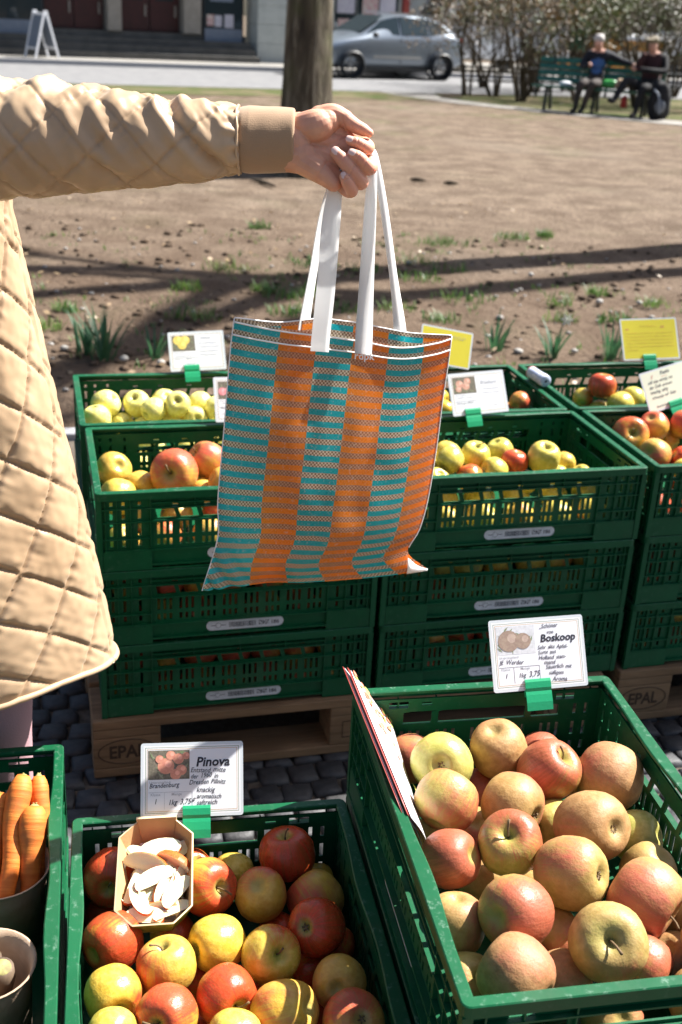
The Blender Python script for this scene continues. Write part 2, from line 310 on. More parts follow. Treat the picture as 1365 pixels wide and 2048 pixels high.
for i in range(-28,46):
    for j in range(-14,34):
        a=i*.0665+(j%2)*.03+.010*math.sin(j*1.7); b=-.62+j*.0640+.015*math.sin(i*.7)+.008*math.sin(i*2.1)
        if b>2.12: continue
        inp=(-.03<a<1.21 and 0.06<b<.76) or (1.21<a<2.46 and .06<b<.76)
        if inp: continue
        p=SO+SU*a+SV*b; vis=(b<.06 and b>-.62 and (a<.05 or (.2<a<.75) or a>1.05) and -.62<a<1.55) or (a<-.03 and a>-.42 and b<.3)
        rot=SY+cr_.uniform(-.14,.14); mt=Matrix.Translation((p.x,p.y,-.0012+cr_.uniform(-.003,.0008)))@Matrix.Rotation(rot,4,'Z'); k=cr_.randrange(6)
        if vis and nc<298: o=link('cobble',COBD[k],pave); o.matrix_local=mt; nc+=1
        elif a>-1.9 and a<2.9: rest.mesh(COBD[k],mt)
o=rest.build('cobble_field',M['cobble'],pave,True); o['kind']='stuff'
kerb=empty('kerb',(0,0,0)); tag(kerb,kind='structure')
ks=MB().box(0,.985,0,.075,-.1,.012).data('kerb_stone',M['kerb'])
for i in range(-4,6): o=link('kerb_stone',ks,kerb); o.location=SO+SU*(i*1.0-.3)+SV*2.20; o.rotation_euler=(0,0,SY); bevel(o,.006)
# ------------------------------------------------------------------ bed plants, grass, stones
def blade(mb,base,ang,lean,h,w_,n=6,curl=.5):
    d=Vector((math.cos(ang),math.sin(ang),0)); s=Vector((-d.y,d.x,0)); base=Vector(base); L=[];Rr=[]
    for i in range(n):
        t=i/(n-1); p=base+d*lean*(t**(1+curl))+Vector((0,0,h*(t-.28*lean/h*t*t*curl))); k=w_*(1-.1*t-.85*max(0,t-.55)/.45)*.5; L.append(p-s*k+d*.15*w_*0);Rr.append(p+s*k)
    vs=[tuple(q) for q in L]+[tuple(q) for q in Rr]; mb.add(vs,[(i,n+i,n+i+1,i+1) for i in range(n-1)])
pr_=random.Random(8)
def daffodil(x,y,nb,h,label,flower=False):
    root=empty('daffodil_clump',(x,y,0),0,label,'plant','daffodil clumps in the flower bed'); mb=MB()
    for k in range(nb):
        a=pr_.uniform(0,6.28); r0=pr_.uniform(0,.055); hh=h*pr_.uniform(.55,1.08); blade(mb,(math.cos(a)*r0,math.sin(a)*r0,-.01),a+pr_.uniform(-.6,.6),hh*pr_.uniform(.12,.75),hh,pr_.uniform(.011,.017))
    mb.build('leaves',M['daff'],root)
    if flower:
        mb=MB(); mb.tube(cr([(0,0,0),(.012,0,h*.6),(.03,-.02,h*1.02)],8),.003,6); mb.build('flower_stalk',M['daff'],root)
        mb=MB(); c=Vector((.035,-.03,h*1.05))
        for k in range(6):
            a=k*1.047; mb.add([tuple(c),tuple(c+Vector((.018*math.cos(a)-.008*math.sin(a),-.008,.018*math.sin(a)+.008*math.cos(a)))),tuple(c+Vector((.036*math.cos(a),-.012,.036*math.sin(a)))),tuple(c+Vector((.018*math.cos(a)+.008*math.sin(a),-.008,.018*math.sin(a)-.008*math.cos(a))))],[(0,1,2,3)])
        mb.lathe([(.006,0),(.008,.010),(.011,.022)],10,Matrix.Translation(c)@Matrix.Rotation(R(100),4,'X')); mb.build('flower',M['petal'],root)
for a in[(-1.26,5.36,20,.23,'tall daffodil clump left of the crates, behind the coat'),(-1.16,5.30,26,.27,'tallest daffodil clump left of the yellow fruit card'),(-.94,5.36,16,.18,'small daffodil clump just left of the yellow fruit card'),(-1.50,5.15,10,.14,'low daffodil clump half hidden behind the coat edge'),(.75,5.85,20,.21,'daffodil clump right of the tilted yellow card'),(1.04,5.76,18,.20,'daffodil clump with one white flower'),(1.35,5.83,22,.22,'daffodil clump beside the large yellow card')]: daffodil(*a,flower='white flower' in a[4])
TUFTS=[(-.28,7.75),(-.82,7.44),(-.75,9.01),(.42,7.45),(.64,7.79),(.68,6.96),(1.25,6.95),(1.53,7.29),(-.34,6.36),(-.23,6.95),(.49,6.37),(.0,6.51),(-1.57,5.75),(-1.54,6.14),(1.22,9.18),(1.49,9.34),(-.84,6.16),(.26,6.59),(1.85,7.07),(-.37,6.77),(.65,8.79),(-.99,6.82),(1.52,6.58),(-.53,6.88),(.41,8.01),(1.19,6.54),(.06,7.62)]
mb=MB()
for (x,y) in TUFTS:
    nb=pr_.randrange(45,95); sp=pr_.uniform(.05,.13)
    for k in range(nb):
        a=pr_.uniform(0,6.28); r0=sp*pr_.random()**.6; hh=pr_.uniform(.03,.085); blade(mb,(x+math.cos(a)*r0*1.5,y+math.sin(a)*r0,.0),pr_.uniform(0,6.28),hh*pr_.uniform(.2,.9),hh,.007,4)
for k in range(650):
    x=pr_.uniform(-2.2,2.6); y=pr_.uniform(4.9,9.2); hh=pr_.uniform(.015,.05)
    if fbm(x*1.2,y*1.2,4,3)>.02: 
        for q in range(4): blade(mb,(x+pr_.uniform(-.03,.03),y+pr_.uniform(-.03,.03),0),pr_.uniform(0,6.28),hh*.6,hh,.006,3)
o=mb.build('grass',M['blade']); tag(o,'scattered green grass tufts on the bare dirt','grass',kind='stuff')
M['pebble']=pm('pebble',(.22,.20,.18),.8,(.38,.36,.33),30)
mb=MB(); PEB=[(1.51,7.06),(1.76,7.09),(1.86,7.14),(.37,7.94),(-1.06,5.27),(-.88,5.24),(.86,5.79),(.84,6.5),(1.16,5.86),(-.18,5.76),(-1.37,5.39),(1.18,7.77)]
for (x,y) in PEB: mb.ball((x,y,.015),pr_.uniform(.012,.024),7,(1.2,1,.7),Matrix.Rotation(pr_.uniform(0,3),4,'Z'))
for k in range(160):
    x=pr_.uniform(-2.2,2.6); y=pr_.uniform(4.6,8.6); mb.ball((x,y,.006),pr_.uniform(.005,.014),5,(1.3,1,.7))
tag(mb.build('pebbles',M['pebble'],None,True),'small pale pebbles strewn over the flower bed','pebbles',kind='stuff')
mb=MB()
for k in range(900):
    x=pr_.uniform(-2.4,2.9); y=4.45+4.6*pr_.random()**1.5; s=pr_.uniform(.008,.026); mb.ball((x,y,.004),s,5,(pr_.uniform(1,1.6),1,.6),Matrix.Rotation(pr_.uniform(0,3),4,'Z'))
tag(mb.build('soil_clods',M['dirt'],None,True),'loose brown soil clods in the flower bed','soil',kind='stuff')
mb=MB()
for k in range(620):
    x=pr_.uniform(-2.6,3.2); y=4.45+6.5*pr_.random()**1.3
    if fbm(x*.8,y*.8,11,2)<-.05 and pr_.random()<.7: continue
    s=pr_.uniform(.012,.026); a=pr_.uniform(0,6.28); u=Vector((math.cos(a),math.sin(a),pr_.uniform(-.2,.4))); v=Vector((-math.sin(a),math.cos(a),pr_.uniform(-.3,.3)))*.55; c=Vector((x,y,.020+pr_.uniform(0,.012)))
    mb.add([tuple(c-u*s),tuple(c+v*s-Vector((0,0,.004))),tuple(c+u*s),tuple(c-v*s+Vector((0,0,.005)))],[(0,1,2,3)])
tag(mb.build('leaf_litter',leafm('litter_leaf',(.16,.10,.05),(.34,.24,.13),.1)),'dry brown leaves strewn over the dirt','leaves',kind='stuff')
for (p,q,lab) in[((-1.05,11.6),(-.78,11.2),'dark fallen twig on the dirt under the cuff'),((.52,12.27),(.68,12.2),'dark fallen stick on the dirt right of the hand'),((.86,12.15),(1.0,12.1),'short fallen stick right of the longer stick')]:
    o=MB().tube(cr([(*p,.02),((p[0]+q[0])/2,(p[1]+q[1])/2+.05,.02),(*q,.02)],6),[.008,.018,.022,.018,.015,.006],6).build('fallen_twig',M['twig'],None,True); tag(o,lab,'twig','fallen twigs on the dirt')
# ================================================================== street frame
K0=Vector((-3.8,30,0)); KR=Vector((.906,.423,0)); KN=Vector((-.423,.906,0)); KY=math.atan2(.423,.906)
def SF(s,n,z=0): return K0+KR*s+KN*n+Vector((0,0,z))
def sheet(name,pts,z,mt): o=MB().add([(p[0],p[1],z) for p in pts],[tuple(range(len(pts)))]).build(name,M[mt]); return tag(o,kind='structure')
sheet('road',[SF(-60,-4.95),SF(70,-4.95),SF(70,1.45),SF(-60,1.45)],.012,'asphalt')
sheet('lawn',[SF(-60,-8.2),SF(3.2,-6.9),SF(3.6,-4.95),SF(-60,-4.95)],.006,'lawn')
sheet('lawn',[(1.4,25.6),(2.9,24.2),(4.2,23.55),(6.2,22.75),(14,20.5),SF(22,-4.95)[:2],SF(5.0,-4.95)[:2]],.006,'lawn')
sheet('path',[(.1,27.0),(.7,25.6),(1.8,24.2),(3.3,23.0),(5.8,21.6),(14,18.2),(14,19.8),(6.2,22.55),(4.0,23.5),(2.7,24.3),(1.6,25.6),(1.5,27.5)],.009,'gravel')
fk=tag(MB().box(-60,70,0,.16,-.1,.125).build('far_kerb',M['kerb']),kind='structure'); fk.location=SF(0,1.45); fk.rotation_euler=(0,0,KY)
fw=tag(MB().box(-60,70,0,8,-.1,.12).build('far_pavement',M['pavestone']),kind='structure'); fw.location=SF(0,1.612); fw.rotation_euler=(0,0,KY)
# ------------------------------------------------------------------ theatre-like building on the left
M['stonew']=pm('pale_ashlar',(.38,.40,.375),.85,(.45,.47,.44),5,.3,60); M['stepst']=pm('step_stone',(.075,.072,.066),.9,(.11,.105,.095),3,.3,60); M['door']=pm('oxblood_door',(.035,.005,.004),.5,(.05,.007,.006),8); M['darkfr']=pm('dark_frame',(.02,.022,.025),.5)
M['pilaster']=pm('pilaster_plaster',(.25,.225,.19),.9,(.30,.27,.23),6,.3,60); M['bluepan']=pm('blue_grey_panel',(.15,.18,.23),.5,(.18,.21,.26),6); M['shopglass']=pm('window_glass',(.02,.032,.038),.06,spec=.5); M['wallg']=pm('grey_render',(.18,.175,.165),.9,(.22,.215,.20),3); M['post_a']=pm('poster_pale',(.62,.60,.62),.6,(.42,.38,.46),30); M['post_b']=pm('poster_colour',(.50,.20,.22),.6,(.62,.58,.50),18); M['brick']=pm('brown_brick_far',(.12,.095,.075),.9,(.16,.125,.10),4); M['redtrim']=pm('red_trim',(.30,.05,.04),.6)
bl=empty('building',SF(0,0),KY,'grey building with oxblood doors, steps and showcases across the street','building')
def bx(name,mt,s0,s1,n0,n1,z0,z1,par_=bl,bev=0):
    o=MB().box(s0,s1,n0,n1,z0,z1).build(name,M[mt],par_)
    if bev: bevel(o,bev)
    return o
for i,(n0,z1) in enumerate([(3.2,.27),(3.6,.44),(4.0,.60),(4.4,.76)]): bx('step',"stepst",-9,2.5,n0,4.4+.4*(i==3)+(.0 if i==3 else 0) if i==3 else [3.6,4.0,4.4][i],.10,z1)
bx('wall','wallg',-14,2.5,4.82,5.1,.0,9.0); bx('fascia','pilaster',-14,2.5,4.2,4.80,2.55,9.0)
for s0,s1 in((-3.0,-2.25),(-2.22,-1.46),(-1.0,-.2),(-.16,.64)):
    d=bx('door','door',s0,s1,4.70,4.78,.77,2.5); bx('door_window','shopglass',s0+.15,s1-.15,4.684,4.699,1.55,2.3,d); bx('handle','pilaster',s1-.12,s1-.08,4.66,4.698,1.15,1.45,d)
for s0,s1 in((-1.42,-1.04),(.67,1.17)): bx('pilaster','pilaster',s0,s1,4.30,4.72,.765,2.54,bl,.02)
def showcase(s0,s1,sheets):
    c=bx('showcase','darkfr',s0,s1,4.40,4.70,.48,2.5); bx('lower_panel','bluepan',s0+.05,s1-.05,4.37,4.398,.55,.93,c); bx('glass','shopglass',s0+.05,s1-.05,4.385,4.398,.96,2.45,c)
    for a,b,z0,z1,mt in sheets: bx('poster',mt,a,b,4.378,4.3845,z0,z1,c)
showcase(1.24,2.42,[(1.35,1.55,1.00,1.28,'post_b'),(1.58,1.78,.98,1.27,'post_a'),(1.86,2.12,.96,1.30,'post_a'),(1.45,2.1,1.62,1.8,'bluepan')])
showcase(-8,-3.08,[(-6.5,-5.8,1.2,1.9,'post_a')])
cw=empty('corner_house',SF(0,0),KY,'pale stone corner house with poster windows behind the tree','building')
for i,(z0,z1) in enumerate([(.10,.60),(.605,1.10),(1.105,1.58),(1.585,2.1),(2.105,2.7),(2.705,9)]): bx('ashlar_course','stonew',2.66,4.95,3.9-.01*(i==0),4.9,z0,z1,cw,.01)
bx('wall','stonew',4.96,9.4,4.3,5.2,.1,9,cw); bx('plinth','wallg',4.965,9.39,4.24,4.297,.1,.55,cw)
for s0,s1,sh in((5.1,5.75,[(5.15,5.7,1.5,2.1,'post_a'),(5.2,5.6,.9,1.35,'post_b')]),(5.85,7.1,[(5.95,6.45,1.35,2.0,'post_b'),(6.5,7.0,1.45,2.0,'post_a'),(6.5,6.9,.95,1.3,'post_a')])):
    wd=bx('window','shopglass',s0,s1,4.20,4.296,.72,2.6,cw); bx('window_frame','stonew',s0-.03,s1+.03,4.17,4.198,.66,.72,wd)
    for a,b,z0,z1,mt in sh: bx('poster',mt,a,b,4.185,4.198,z0,z1,wd)
bx('signboard','redtrim',5.1,7.15,4.10,4.19,2.02,2.30,cw); bx('downpipe','redtrim',7.25,7.42,4.12,4.28,.1,6,cw)
fb=empty('far_house',SF(0,0),KY,'distant grey house row behind the bushes and parked vans','building')
bx('wall','brick',9.6,60,16,18,0,14,fb)
for i in range(20):
    for z in(.9,4,7,10): w_=bx('window','shopglass',10.6+i*2.4,11.8+i*2.4,15.94,15.995,z,z+1.7,fb)
fb2=empty('side_house',SF(0,0),KY,'pale house end beyond the street at the far left','building'); bx('wall','wallg',-50,-14.2,5,8,0,10,fb2)
# A-board
ab=empty('a_board',SF(-3.55,2.35,.12),KY+.25,'white folding pavement sign standing before the steps','sign'); 
for sx in(-1,1):
    p=MB(); 
    for dy in(-.3,.3): p.bar((sx*.31,dy,.0),(sx*.02,dy,1.08),.035,.045)
    p.bar((sx*.31*.12+sx*.02,-.3,1.0),(sx*.31*.12+sx*.02,.3,1.0),.03,.05); p.bar((sx*.25,-.3,.22),(sx*.25,.3,.22),.03,.05); p.build('leg_frame',M['print_w'],ab)
    MB().add([(sx*.235,-.28,.26),(sx*.235,.28,.26),(sx*.05,.28,.98),(sx*.05,-.28,.98)],[(0,1,2,3)]).build('board',M['bluepan'],ab)
# ------------------------------------------------------------------ car
def car(P,rz,label,paint,name='parked_car'):
    root=empty(name,P,rz,label,'car'); ST=[(-2.18,.66,.30,.60,.66,.55),(-2.08,.80,.24,.72,.80,.62),(-1.8,.87,.22,.84,.92,.70),(-1.4,.90,.22,.93,1.0,.74),(-.95,.905,.22,.98,1.07,.74),(-.62,.905,.22,1.0,1.28,.68),(-.25,.905,.22,1.01,1.47,.63),(.3,.905,.22,1.02,1.56,.63),(.95,.905,.22,1.03,1.545,.62),(1.45,.90,.22,1.04,1.46,.61),(1.8,.885,.24,1.04,1.30,.62),(2.05,.85,.30,1.0,1.10,.66),(2.16,.80,.36,.86,.93,.6),(2.20,.74,.42,.70,.74,.55)]
    rows=[]
    for x,w_,zb,zs,zr,wr in ST:
        half=[(0,zb),(w_*.90,zb),(w_*.985,zb+.16),(w_,.62 if zs>.7 else zb+.2),(w_*.99,zs-.10),(w_*.955,zs),(wr+.02,zr-.06),(wr*.86,zr-.012),(0,zr+.015)]
        rows.append([(x,-y,z) for y,z in half]+[(x,y,z) for y,z in reversed(half[:-1])])
    mb=MB(); mb.grid(rows); n=len(rows[0]); mb.f.append(tuple(range(n-1))); mb.f.append(tuple(reversed(range(len(mb.v)-n,len(mb.v)-1)))); mb.mi+=[0,0]
    body=mb.build('body',paint,root,True); s=body.modifiers.new('s','SUBSURF'); s.levels=1; s.render_levels=2
    def yat(x,z):
        for a,b in zip(ST,ST[1:]):
            if a[0]<=x<=b[0]:
                t=(x-a[0])/(b[0]-a[0]); w_,zs,zr,wr=[a[i]*(1-t)+b[i]*t for i in(1,3,4,5)]; k=min(1,max(0,(z-zs)/(zr-.06-zs))); return (w_*.955)*(1-k)+(wr+.02)*k
        return .8
    G=M['shopglass']; blk=M['darkfr']
    for pts in([(-.86,1.05),(-.36,1.38),(.10,1.475),(.10,1.06)],[(.15,1.06),(.15,1.478),(.95,1.47),(.98,1.07)],[(1.03,1.07),(1.0,1.465),(1.42,1.375),(1.72,1.14)]):
        for sd in(-1,1):
            o=MB().add([(x,sd*(yat(x,z)+.012),z) for x,z in pts]+[(x,sd*(yat(x,z)-.03),z) for x,z in pts],[(0,1,2,3),(7,6,5,4)]+[(i,i+4,(i+1)%4+4,(i+1)%4) for i in range(4)]).build('side_window',G,root)
    MB().add([(-.97,-.66,1.10),(-.97,.66,1.10),(-.28,.57,1.495),(-.28,-.57,1.495)],[(0,1,2,3)]).build('windscreen',G,root)
    MB().add([(1.55,-.52,1.455),(1.55,.52,1.455),(2.03,.56,1.14),(2.03,-.56,1.14)],[(0,1,2,3)]).build('rear_window',G,root)
    for x in(-1.36,1.34):
        for sd in(-1,1):
            MB().lathe([(.40,0),(.40,.05),(.33,.055)],28,Matrix.Translation((x,sd*.875,.36))@Matrix.Rotation(R(90)*sd,4,'X')).build('arch_trim',blk,root)
            wh=MB().lathe([(.20,.0),(.31,.0),(.335,-.03),(.335,-.17),(.30,-.2)],28,Matrix.Translation((x,sd*.905,.335))@Matrix.Rotation(R(90)*sd,4,'X')).build('tyre',blk,root,True)
            rm=MB(); rm.lathe([(.01,.004),(.05,.006),(.05,-.02)],12,Matrix.Translation((x,sd*.90,.335))@Matrix.Rotation(R(90)*sd,4,'X')); rm.lathe([(.205,.004),(.225,.006),(.225,-.03)],24,Matrix.Translation((x,sd*.90,.335))@Matrix.Rotation(R(90)*sd,4,'X'))
            for k in range(5):
                a=k*2*math.pi/5+.3; rm.bar((x+.03*math.cos(a),sd*.898,.335+.03*math.sin(a)),(x+.215*math.cos(a),sd*.898,.335+.215*math.sin(a)),.02,.06,(0,1,0))
            rm.build('rim',M['alloy'],root)
    for sd in(-1,1):
        MB().box(-1.0,.98,sd*.918-.012,sd*.918+.012,.20,.30).build('sill_trim',blk,root); MB().ball((-.72,sd*1.0,1.04),.1,8,(.8,.9,.65)).build('mirror',blk,root,True)
        MB().box(-.7,.75,sd*.909-.008,sd*.909+.008,.50,.56).build('side_moulding',M['alloy'],root); MB().ball((2.08,sd*.72,.94),.13,8,(.5,1.1,.6)).build('tail_light',M['tail'],root,True); MB().bar((-.1,sd*.6,1.575),(1.35,sd*.59,1.53),.03,.035).build('roof_rail',M['alloy'],root)
        for xx in(.125,1.0): MB().bar((xx,sd*.912,.34),(xx,sd*.885,1.0),.006,.008).build('door_seam',blk,root)
    return root
M['alloy']=pm('alloy_metal',(.55,.56,.58),.3,metal=.8); M['tail']=pm('tail_lamp_red',(.45,.06,.03),.2)
SILV=pm('silver_paint',(.22,.26,.31),.28,(.24,.28,.33),40,metal=.5,spec=.6,Coat_Weight=.6)
car((.30,32.40,.012),math.atan2(1.44,2.33),'silver grey crossover car parked behind the tree, facing left',SILV)
WHV=pm('white_van_paint',(.72,.73,.74),.35)
def van(P,rz,label,paint):
    root=empty('parked_van',P,rz,label,'van'); prof=[(-2.5,.35),(-2.55,.8),(-2.35,1.15),(-1.75,1.3),(-1.2,2.05),(-.9,2.2),(2.4,2.25),(2.55,2.1),(2.6,.4)]
    n=len(prof); vs=[(x,-.95+(.08 if z>1.5 else 0),z) for x,z in prof]+[(x,.95-(.08 if z>1.5 else 0),z) for x,z in prof]; o=MB().add(vs,[tuple(range(n)),tuple(range(2*n-1,n-1,-1))]+[(i,i+n,(i+1)%n+n,(i+1)%n) for i in range(n)]).build('body',paint,root); bevel(o,.06,3)
    for sd in(-1,1):
        for a,b in((-1.5,-.75),(-.65,.4)): MB().add([(a+.05,sd*.96,1.30),(b,sd*.96,1.30),(b,sd*.90,1.95),(a+.4 if a<-1 else a,sd*.90,1.95)],[(0,1,2,3)]).build('side_window',M['shopglass'],root)
        for x in(-1.7,1.6): MB().lathe([(.02,.01),(.2,.012),(.34,.0),(.34,-.2)],20,Matrix.Translation((x,sd*.97,.34))@Matrix.Rotation(R(90)*sd,4,'X')).build('wheel',M['darkfr'],root)
    MB().add([(-1.72,-.8,1.34),(-1.72,.8,1.34),(-1.24,.75,2.02),(-1.24,-.75,2.02)],[(0,1,2,3)]).build('windscreen',M['shopglass'],root); return root
van(SF(9.3,3.2,.012)+Vector((0,0,.1)),KY,'pale van behind the bushes right of the silver car',WHV)
van(SF(18.3,4.2,.012)+Vector((0,0,.1)),KY,'white van behind the bushes above the seated men',WHV)
# orange barrier and bins
M['orange']=pm('orange_board',(.55,.22,.03),.6,(.60,.30,.06),6); M['binm']=pm('green_bin',(.02,.13,.07),.5)
b=empty('roadworks_barrier',SF(13.4,2.6,.12),KY,'orange roadworks barrier seen between the bushes','barrier'); MB().box(-2.2,2.2,0,.04,.75,1.05).build('plank',M['orange'],b); MB().box(-2.2,2.2,0.002,.038,.25,.4).build('plank',M['orange'],b)
for x in(-2.0,2.0): MB().box(x-.03,x+.03,.041,.1,0,1.0).build('post',M['darkfr'],b)
b=empty('litter_bin',(5.05,30.2,0),0,'green litter bin on a post behind the bench','bin'); MB().lathe([(.001,.95),(.20,.95),(.24,1.55),(.25,1.6),(.2,1.66),(.001,1.68)],18).build('bucket',M['binm'],b,True); MB().tube([(0,.26,0),(0,.26,1.6)],.03,8).build('post',M['darkfr'],b)
# low rail fence
fe=empty('rail_fence',SF(0,-5.1),KY,'low dark metal rail fence along the street edge','fence')
for i in range(9): MB().tube([(4.2+i*1.9,0,0),(4.2+i*1.9,0,.62)],.03,8).build('post',M['darkfr'],fe)
for z in(.30,.58): MB().tube([(4.2,0,z),(19.4,0,z)],.022,8).build('rail',M['darkfr'],fe)
# ------------------------------------------------------------------ trees
def limb(mb,p,d,L,r,depth,rnd,tips,nb=3,n=6,droop=0):
    pts=[p];q=Vector(p);dd=Vector(d).normalized()
    for i in range(n):
        dd=(dd+Vector((rnd.gauss(0,.09),rnd.gauss(0,.09),rnd.gauss(0,.06)+.03-droop))).normalized(); q=q+dd*L/n; pts.append(q.copy())
    rad=[r*(1-.55*i/n) for i in range(n+1)]; mb.tube(pts,rad,8 if depth>2 else (5 if depth>0 else 3),False)
    if depth==0: tips.append((q.copy(),dd.copy())); return
    for k in range(nb):
        i=rnd.randrange(n//2,n+1); ax=Vector((rnd.gauss(0,1),rnd.gauss(0,1),rnd.gauss(0,.5)+.25)).normalized(); nd=(dd*.75+ax*.75).normalized(); limb(mb,pts[i],nd,L*rnd.uniform(.5,.72),max(.004,rad[i]*rnd.uniform(.5,.7)),depth-1,rnd,tips,nb,n,droop)
def tree(P,r,hh,label,seed,depth=4,lean=(0,0),crown=True,trunk_ctrl=None):
    rnd=random.Random(seed); root=empty('park_tree',P,0,label,'tree'); n=26; m_=36; rows=[]
    for i in range(n+1):
        z=hh*(i/n)**1.3; k=r*(1+.75*math.exp(-z/.22)+.12*math.exp(-z/1.2))*(1-.28*z/hh); row=[]
        for j in range(m_):
            a=2*math.pi*j/m_; kk=k*(1+.05*math.cos(5*a+1+z*.5)+.10*math.exp(-z/.3)*math.cos(6*a)+.05*fbm(math.cos(a)*1.5,math.sin(a)*1.5,z*.8+seed,3)); row.append((kk*math.cos(a)+lean[0]*z,kk*math.sin(a)+lean[1]*z,z-.05))
        rows.append(row+[row[0]])
    MB().grid([list(c) for c in zip(*rows)]).build('trunk',M['bark'],root,True)
    mb=MB(); tips=[]; top=Vector((lean[0]*hh,lean[1]*hh,hh-.15))
    for k in range(4):
        a=k*1.57+rnd.uniform(-.4,.4); limb(mb,top-Vector((0,0,.25*k)),(math.cos(a)*.62,math.sin(a)*.62,1),hh*.62,r*.5,depth,rnd,tips)
    cw_=mb.build('crown',M['twig'],root); return root
tree((-.575,12.42,0),.248,4.4,'thick grey barked tree trunk rising behind the hand',5,3)
tree((5.6,10.95,0),.24,8.6,'bare park tree standing outside the picture to the right',9,3)
tree((6.9,11.05,0),.17,9.5,'slimmer bare park tree outside the picture, beyond the first',14,3)
# ------------------------------------------------------------------ shrubs
def shrub(P,h,spread,nst,leaf,nleaf,label,seed,thick=.03,group='bare bushes along the street'):
    rnd=random.Random(seed); root=empty('bush',P,0,label,'bush',group); mb=MB(); tips=[]
    for k in range(nst):
        a=rnd.uniform(0,6.28); sp=rnd.uniform(.15,.6)*spread/h*1.6; limb(mb,Vector((math.cos(a)*.08,math.sin(a)*.08,-.02)),(math.cos(a)*sp,math.sin(a)*sp,1),h*rnd.uniform(.45,.62),thick*rnd.uniform(.6,1),3,rnd,tips,3,4)
    mb.build('stems',M['twig'],root); lb=MB()
    for k in range(nleaf):
        p,d=rnd.choice(tips); p=p+Vector((rnd.gauss(0,.10),rnd.gauss(0,.10),rnd.gauss(0,.12))); s=rnd.uniform(.022,.05); u=Vector((rnd.gauss(0,1),rnd.gauss(0,1),rnd.gauss(0,1))).normalized(); v=u.orthogonal().normalized(); lb.add([tuple(p-u*s),tuple(p+v*s*.5),tuple(p+u*s),tuple(p-v*s*.5)],[(0,1,2,3)])
    lb.build('crown',leaf,root); return root
SH=[((3.6,27.6,0),2.9,1.3,8,'leaf_b',1700,'dense dry bush between the brown bush and the rail fence'),((5.0,30.8,0),3.4,1.6,9,'leaf_o',2200,'rusty bush far behind the green bin'),((7.6,30.5,0),3.4,1.7,9,'leaf_g',2000,'tall bush far behind the man in the cap'),((6.2,27.2,0),2.9,1.4,8,'leaf_b',1800,'dry bush behind the right end of the bench'),((2.25,26.95,0),2.7,.9,3,'leaf_b',900,'twiggy bush directly right of the silver car'),((2.85,27.05,0),2.6,1.0,4,'leaf_g',1200,'forked twiggy bush second from the silver car'),((3.30,25.9,0),2.8,1.3,8,'leaf_o',1800,'brown bush just left of the bench'),((4.6,26.6,0),2.5,1.2,7,'leaf_g',1700,'greenish bush behind the seated white haired man'),((5.75,25.9,0),2.7,1.3,8,'leaf_g',1800,'green tinged bush behind the man in the cap'),((6.9,25.3,0),2.8,1.3,8,'leaf_b',1600,'dry bush at the right edge behind the bench'),((4.0,29.2,0),3.2,1.5,8,'leaf_o',2200,'rusty orange bush farther behind the bench'),((2.9,30.2,0),2.6,1.2,6,'leaf_o',1500,'rusty bush in front of the pale van'),((6.6,29.0,0),3.2,1.6,8,'leaf_g',1800,'tall green tinged bush farther back at the right'),((5.3,28.4,0),3.0,1.3,7,'leaf_b',1600,'dry bush between bench and white van'),((8.2,27.0,0),3.0,1.5,7,'leaf_g',1500,'bush just outside the right edge of the picture')]
for i,(P,h,sp,n_,lf,nl,lab) in enumerate(SH): shrub(P,h,sp,n_+1,M[lf],int(nl*1.25),lab,30+i,.035)
# ------------------------------------------------------------------ bench
BY=-.36; BC=Vector((4.42,23.50,0)); bench=empty('park_bench',BC,BY,'green slatted park bench with two men on it','bench'); M['bench']=pm('bench_green',(.015,.095,.075),.45,(.02,.12,.09),12); M['iron']=pm('bench_iron',(.02,.025,.022),.6)
sl_=MB().box(-1.2,1.2,-.045,.045,-.016,.016).data('slat',M['bench'])
for i in range(4): o=link('slat',sl_,bench); o.location=(0,-.28+.115*i,.45-.012*i); o.rotation_euler=(R(-4),0,0); bevel(o,.006)
for i in range(4): o=link('slat',sl_,bench); o.location=(0,.155+.035*i,.56+.115*i); o.rotation_euler=(R(74),0,0); bevel(o,.006)
for x in(-.92,.0,.92):
    mb=MB(); mb.bar((x,-.30,0),(x,-.22,.43),.05,.06,(1,0,0)); mb.bar((x,.26,0),(x,.10,.43),.05,.06,(1,0,0)); mb.bar((x,-.30,.42),(x,.13,.40),.05,.04,(1,0,0)); mb.bar((x,.14,.38),(x,.29,1.0),.05,.03,(1,0,0)); mb.build('leg',M['iron'],bench)
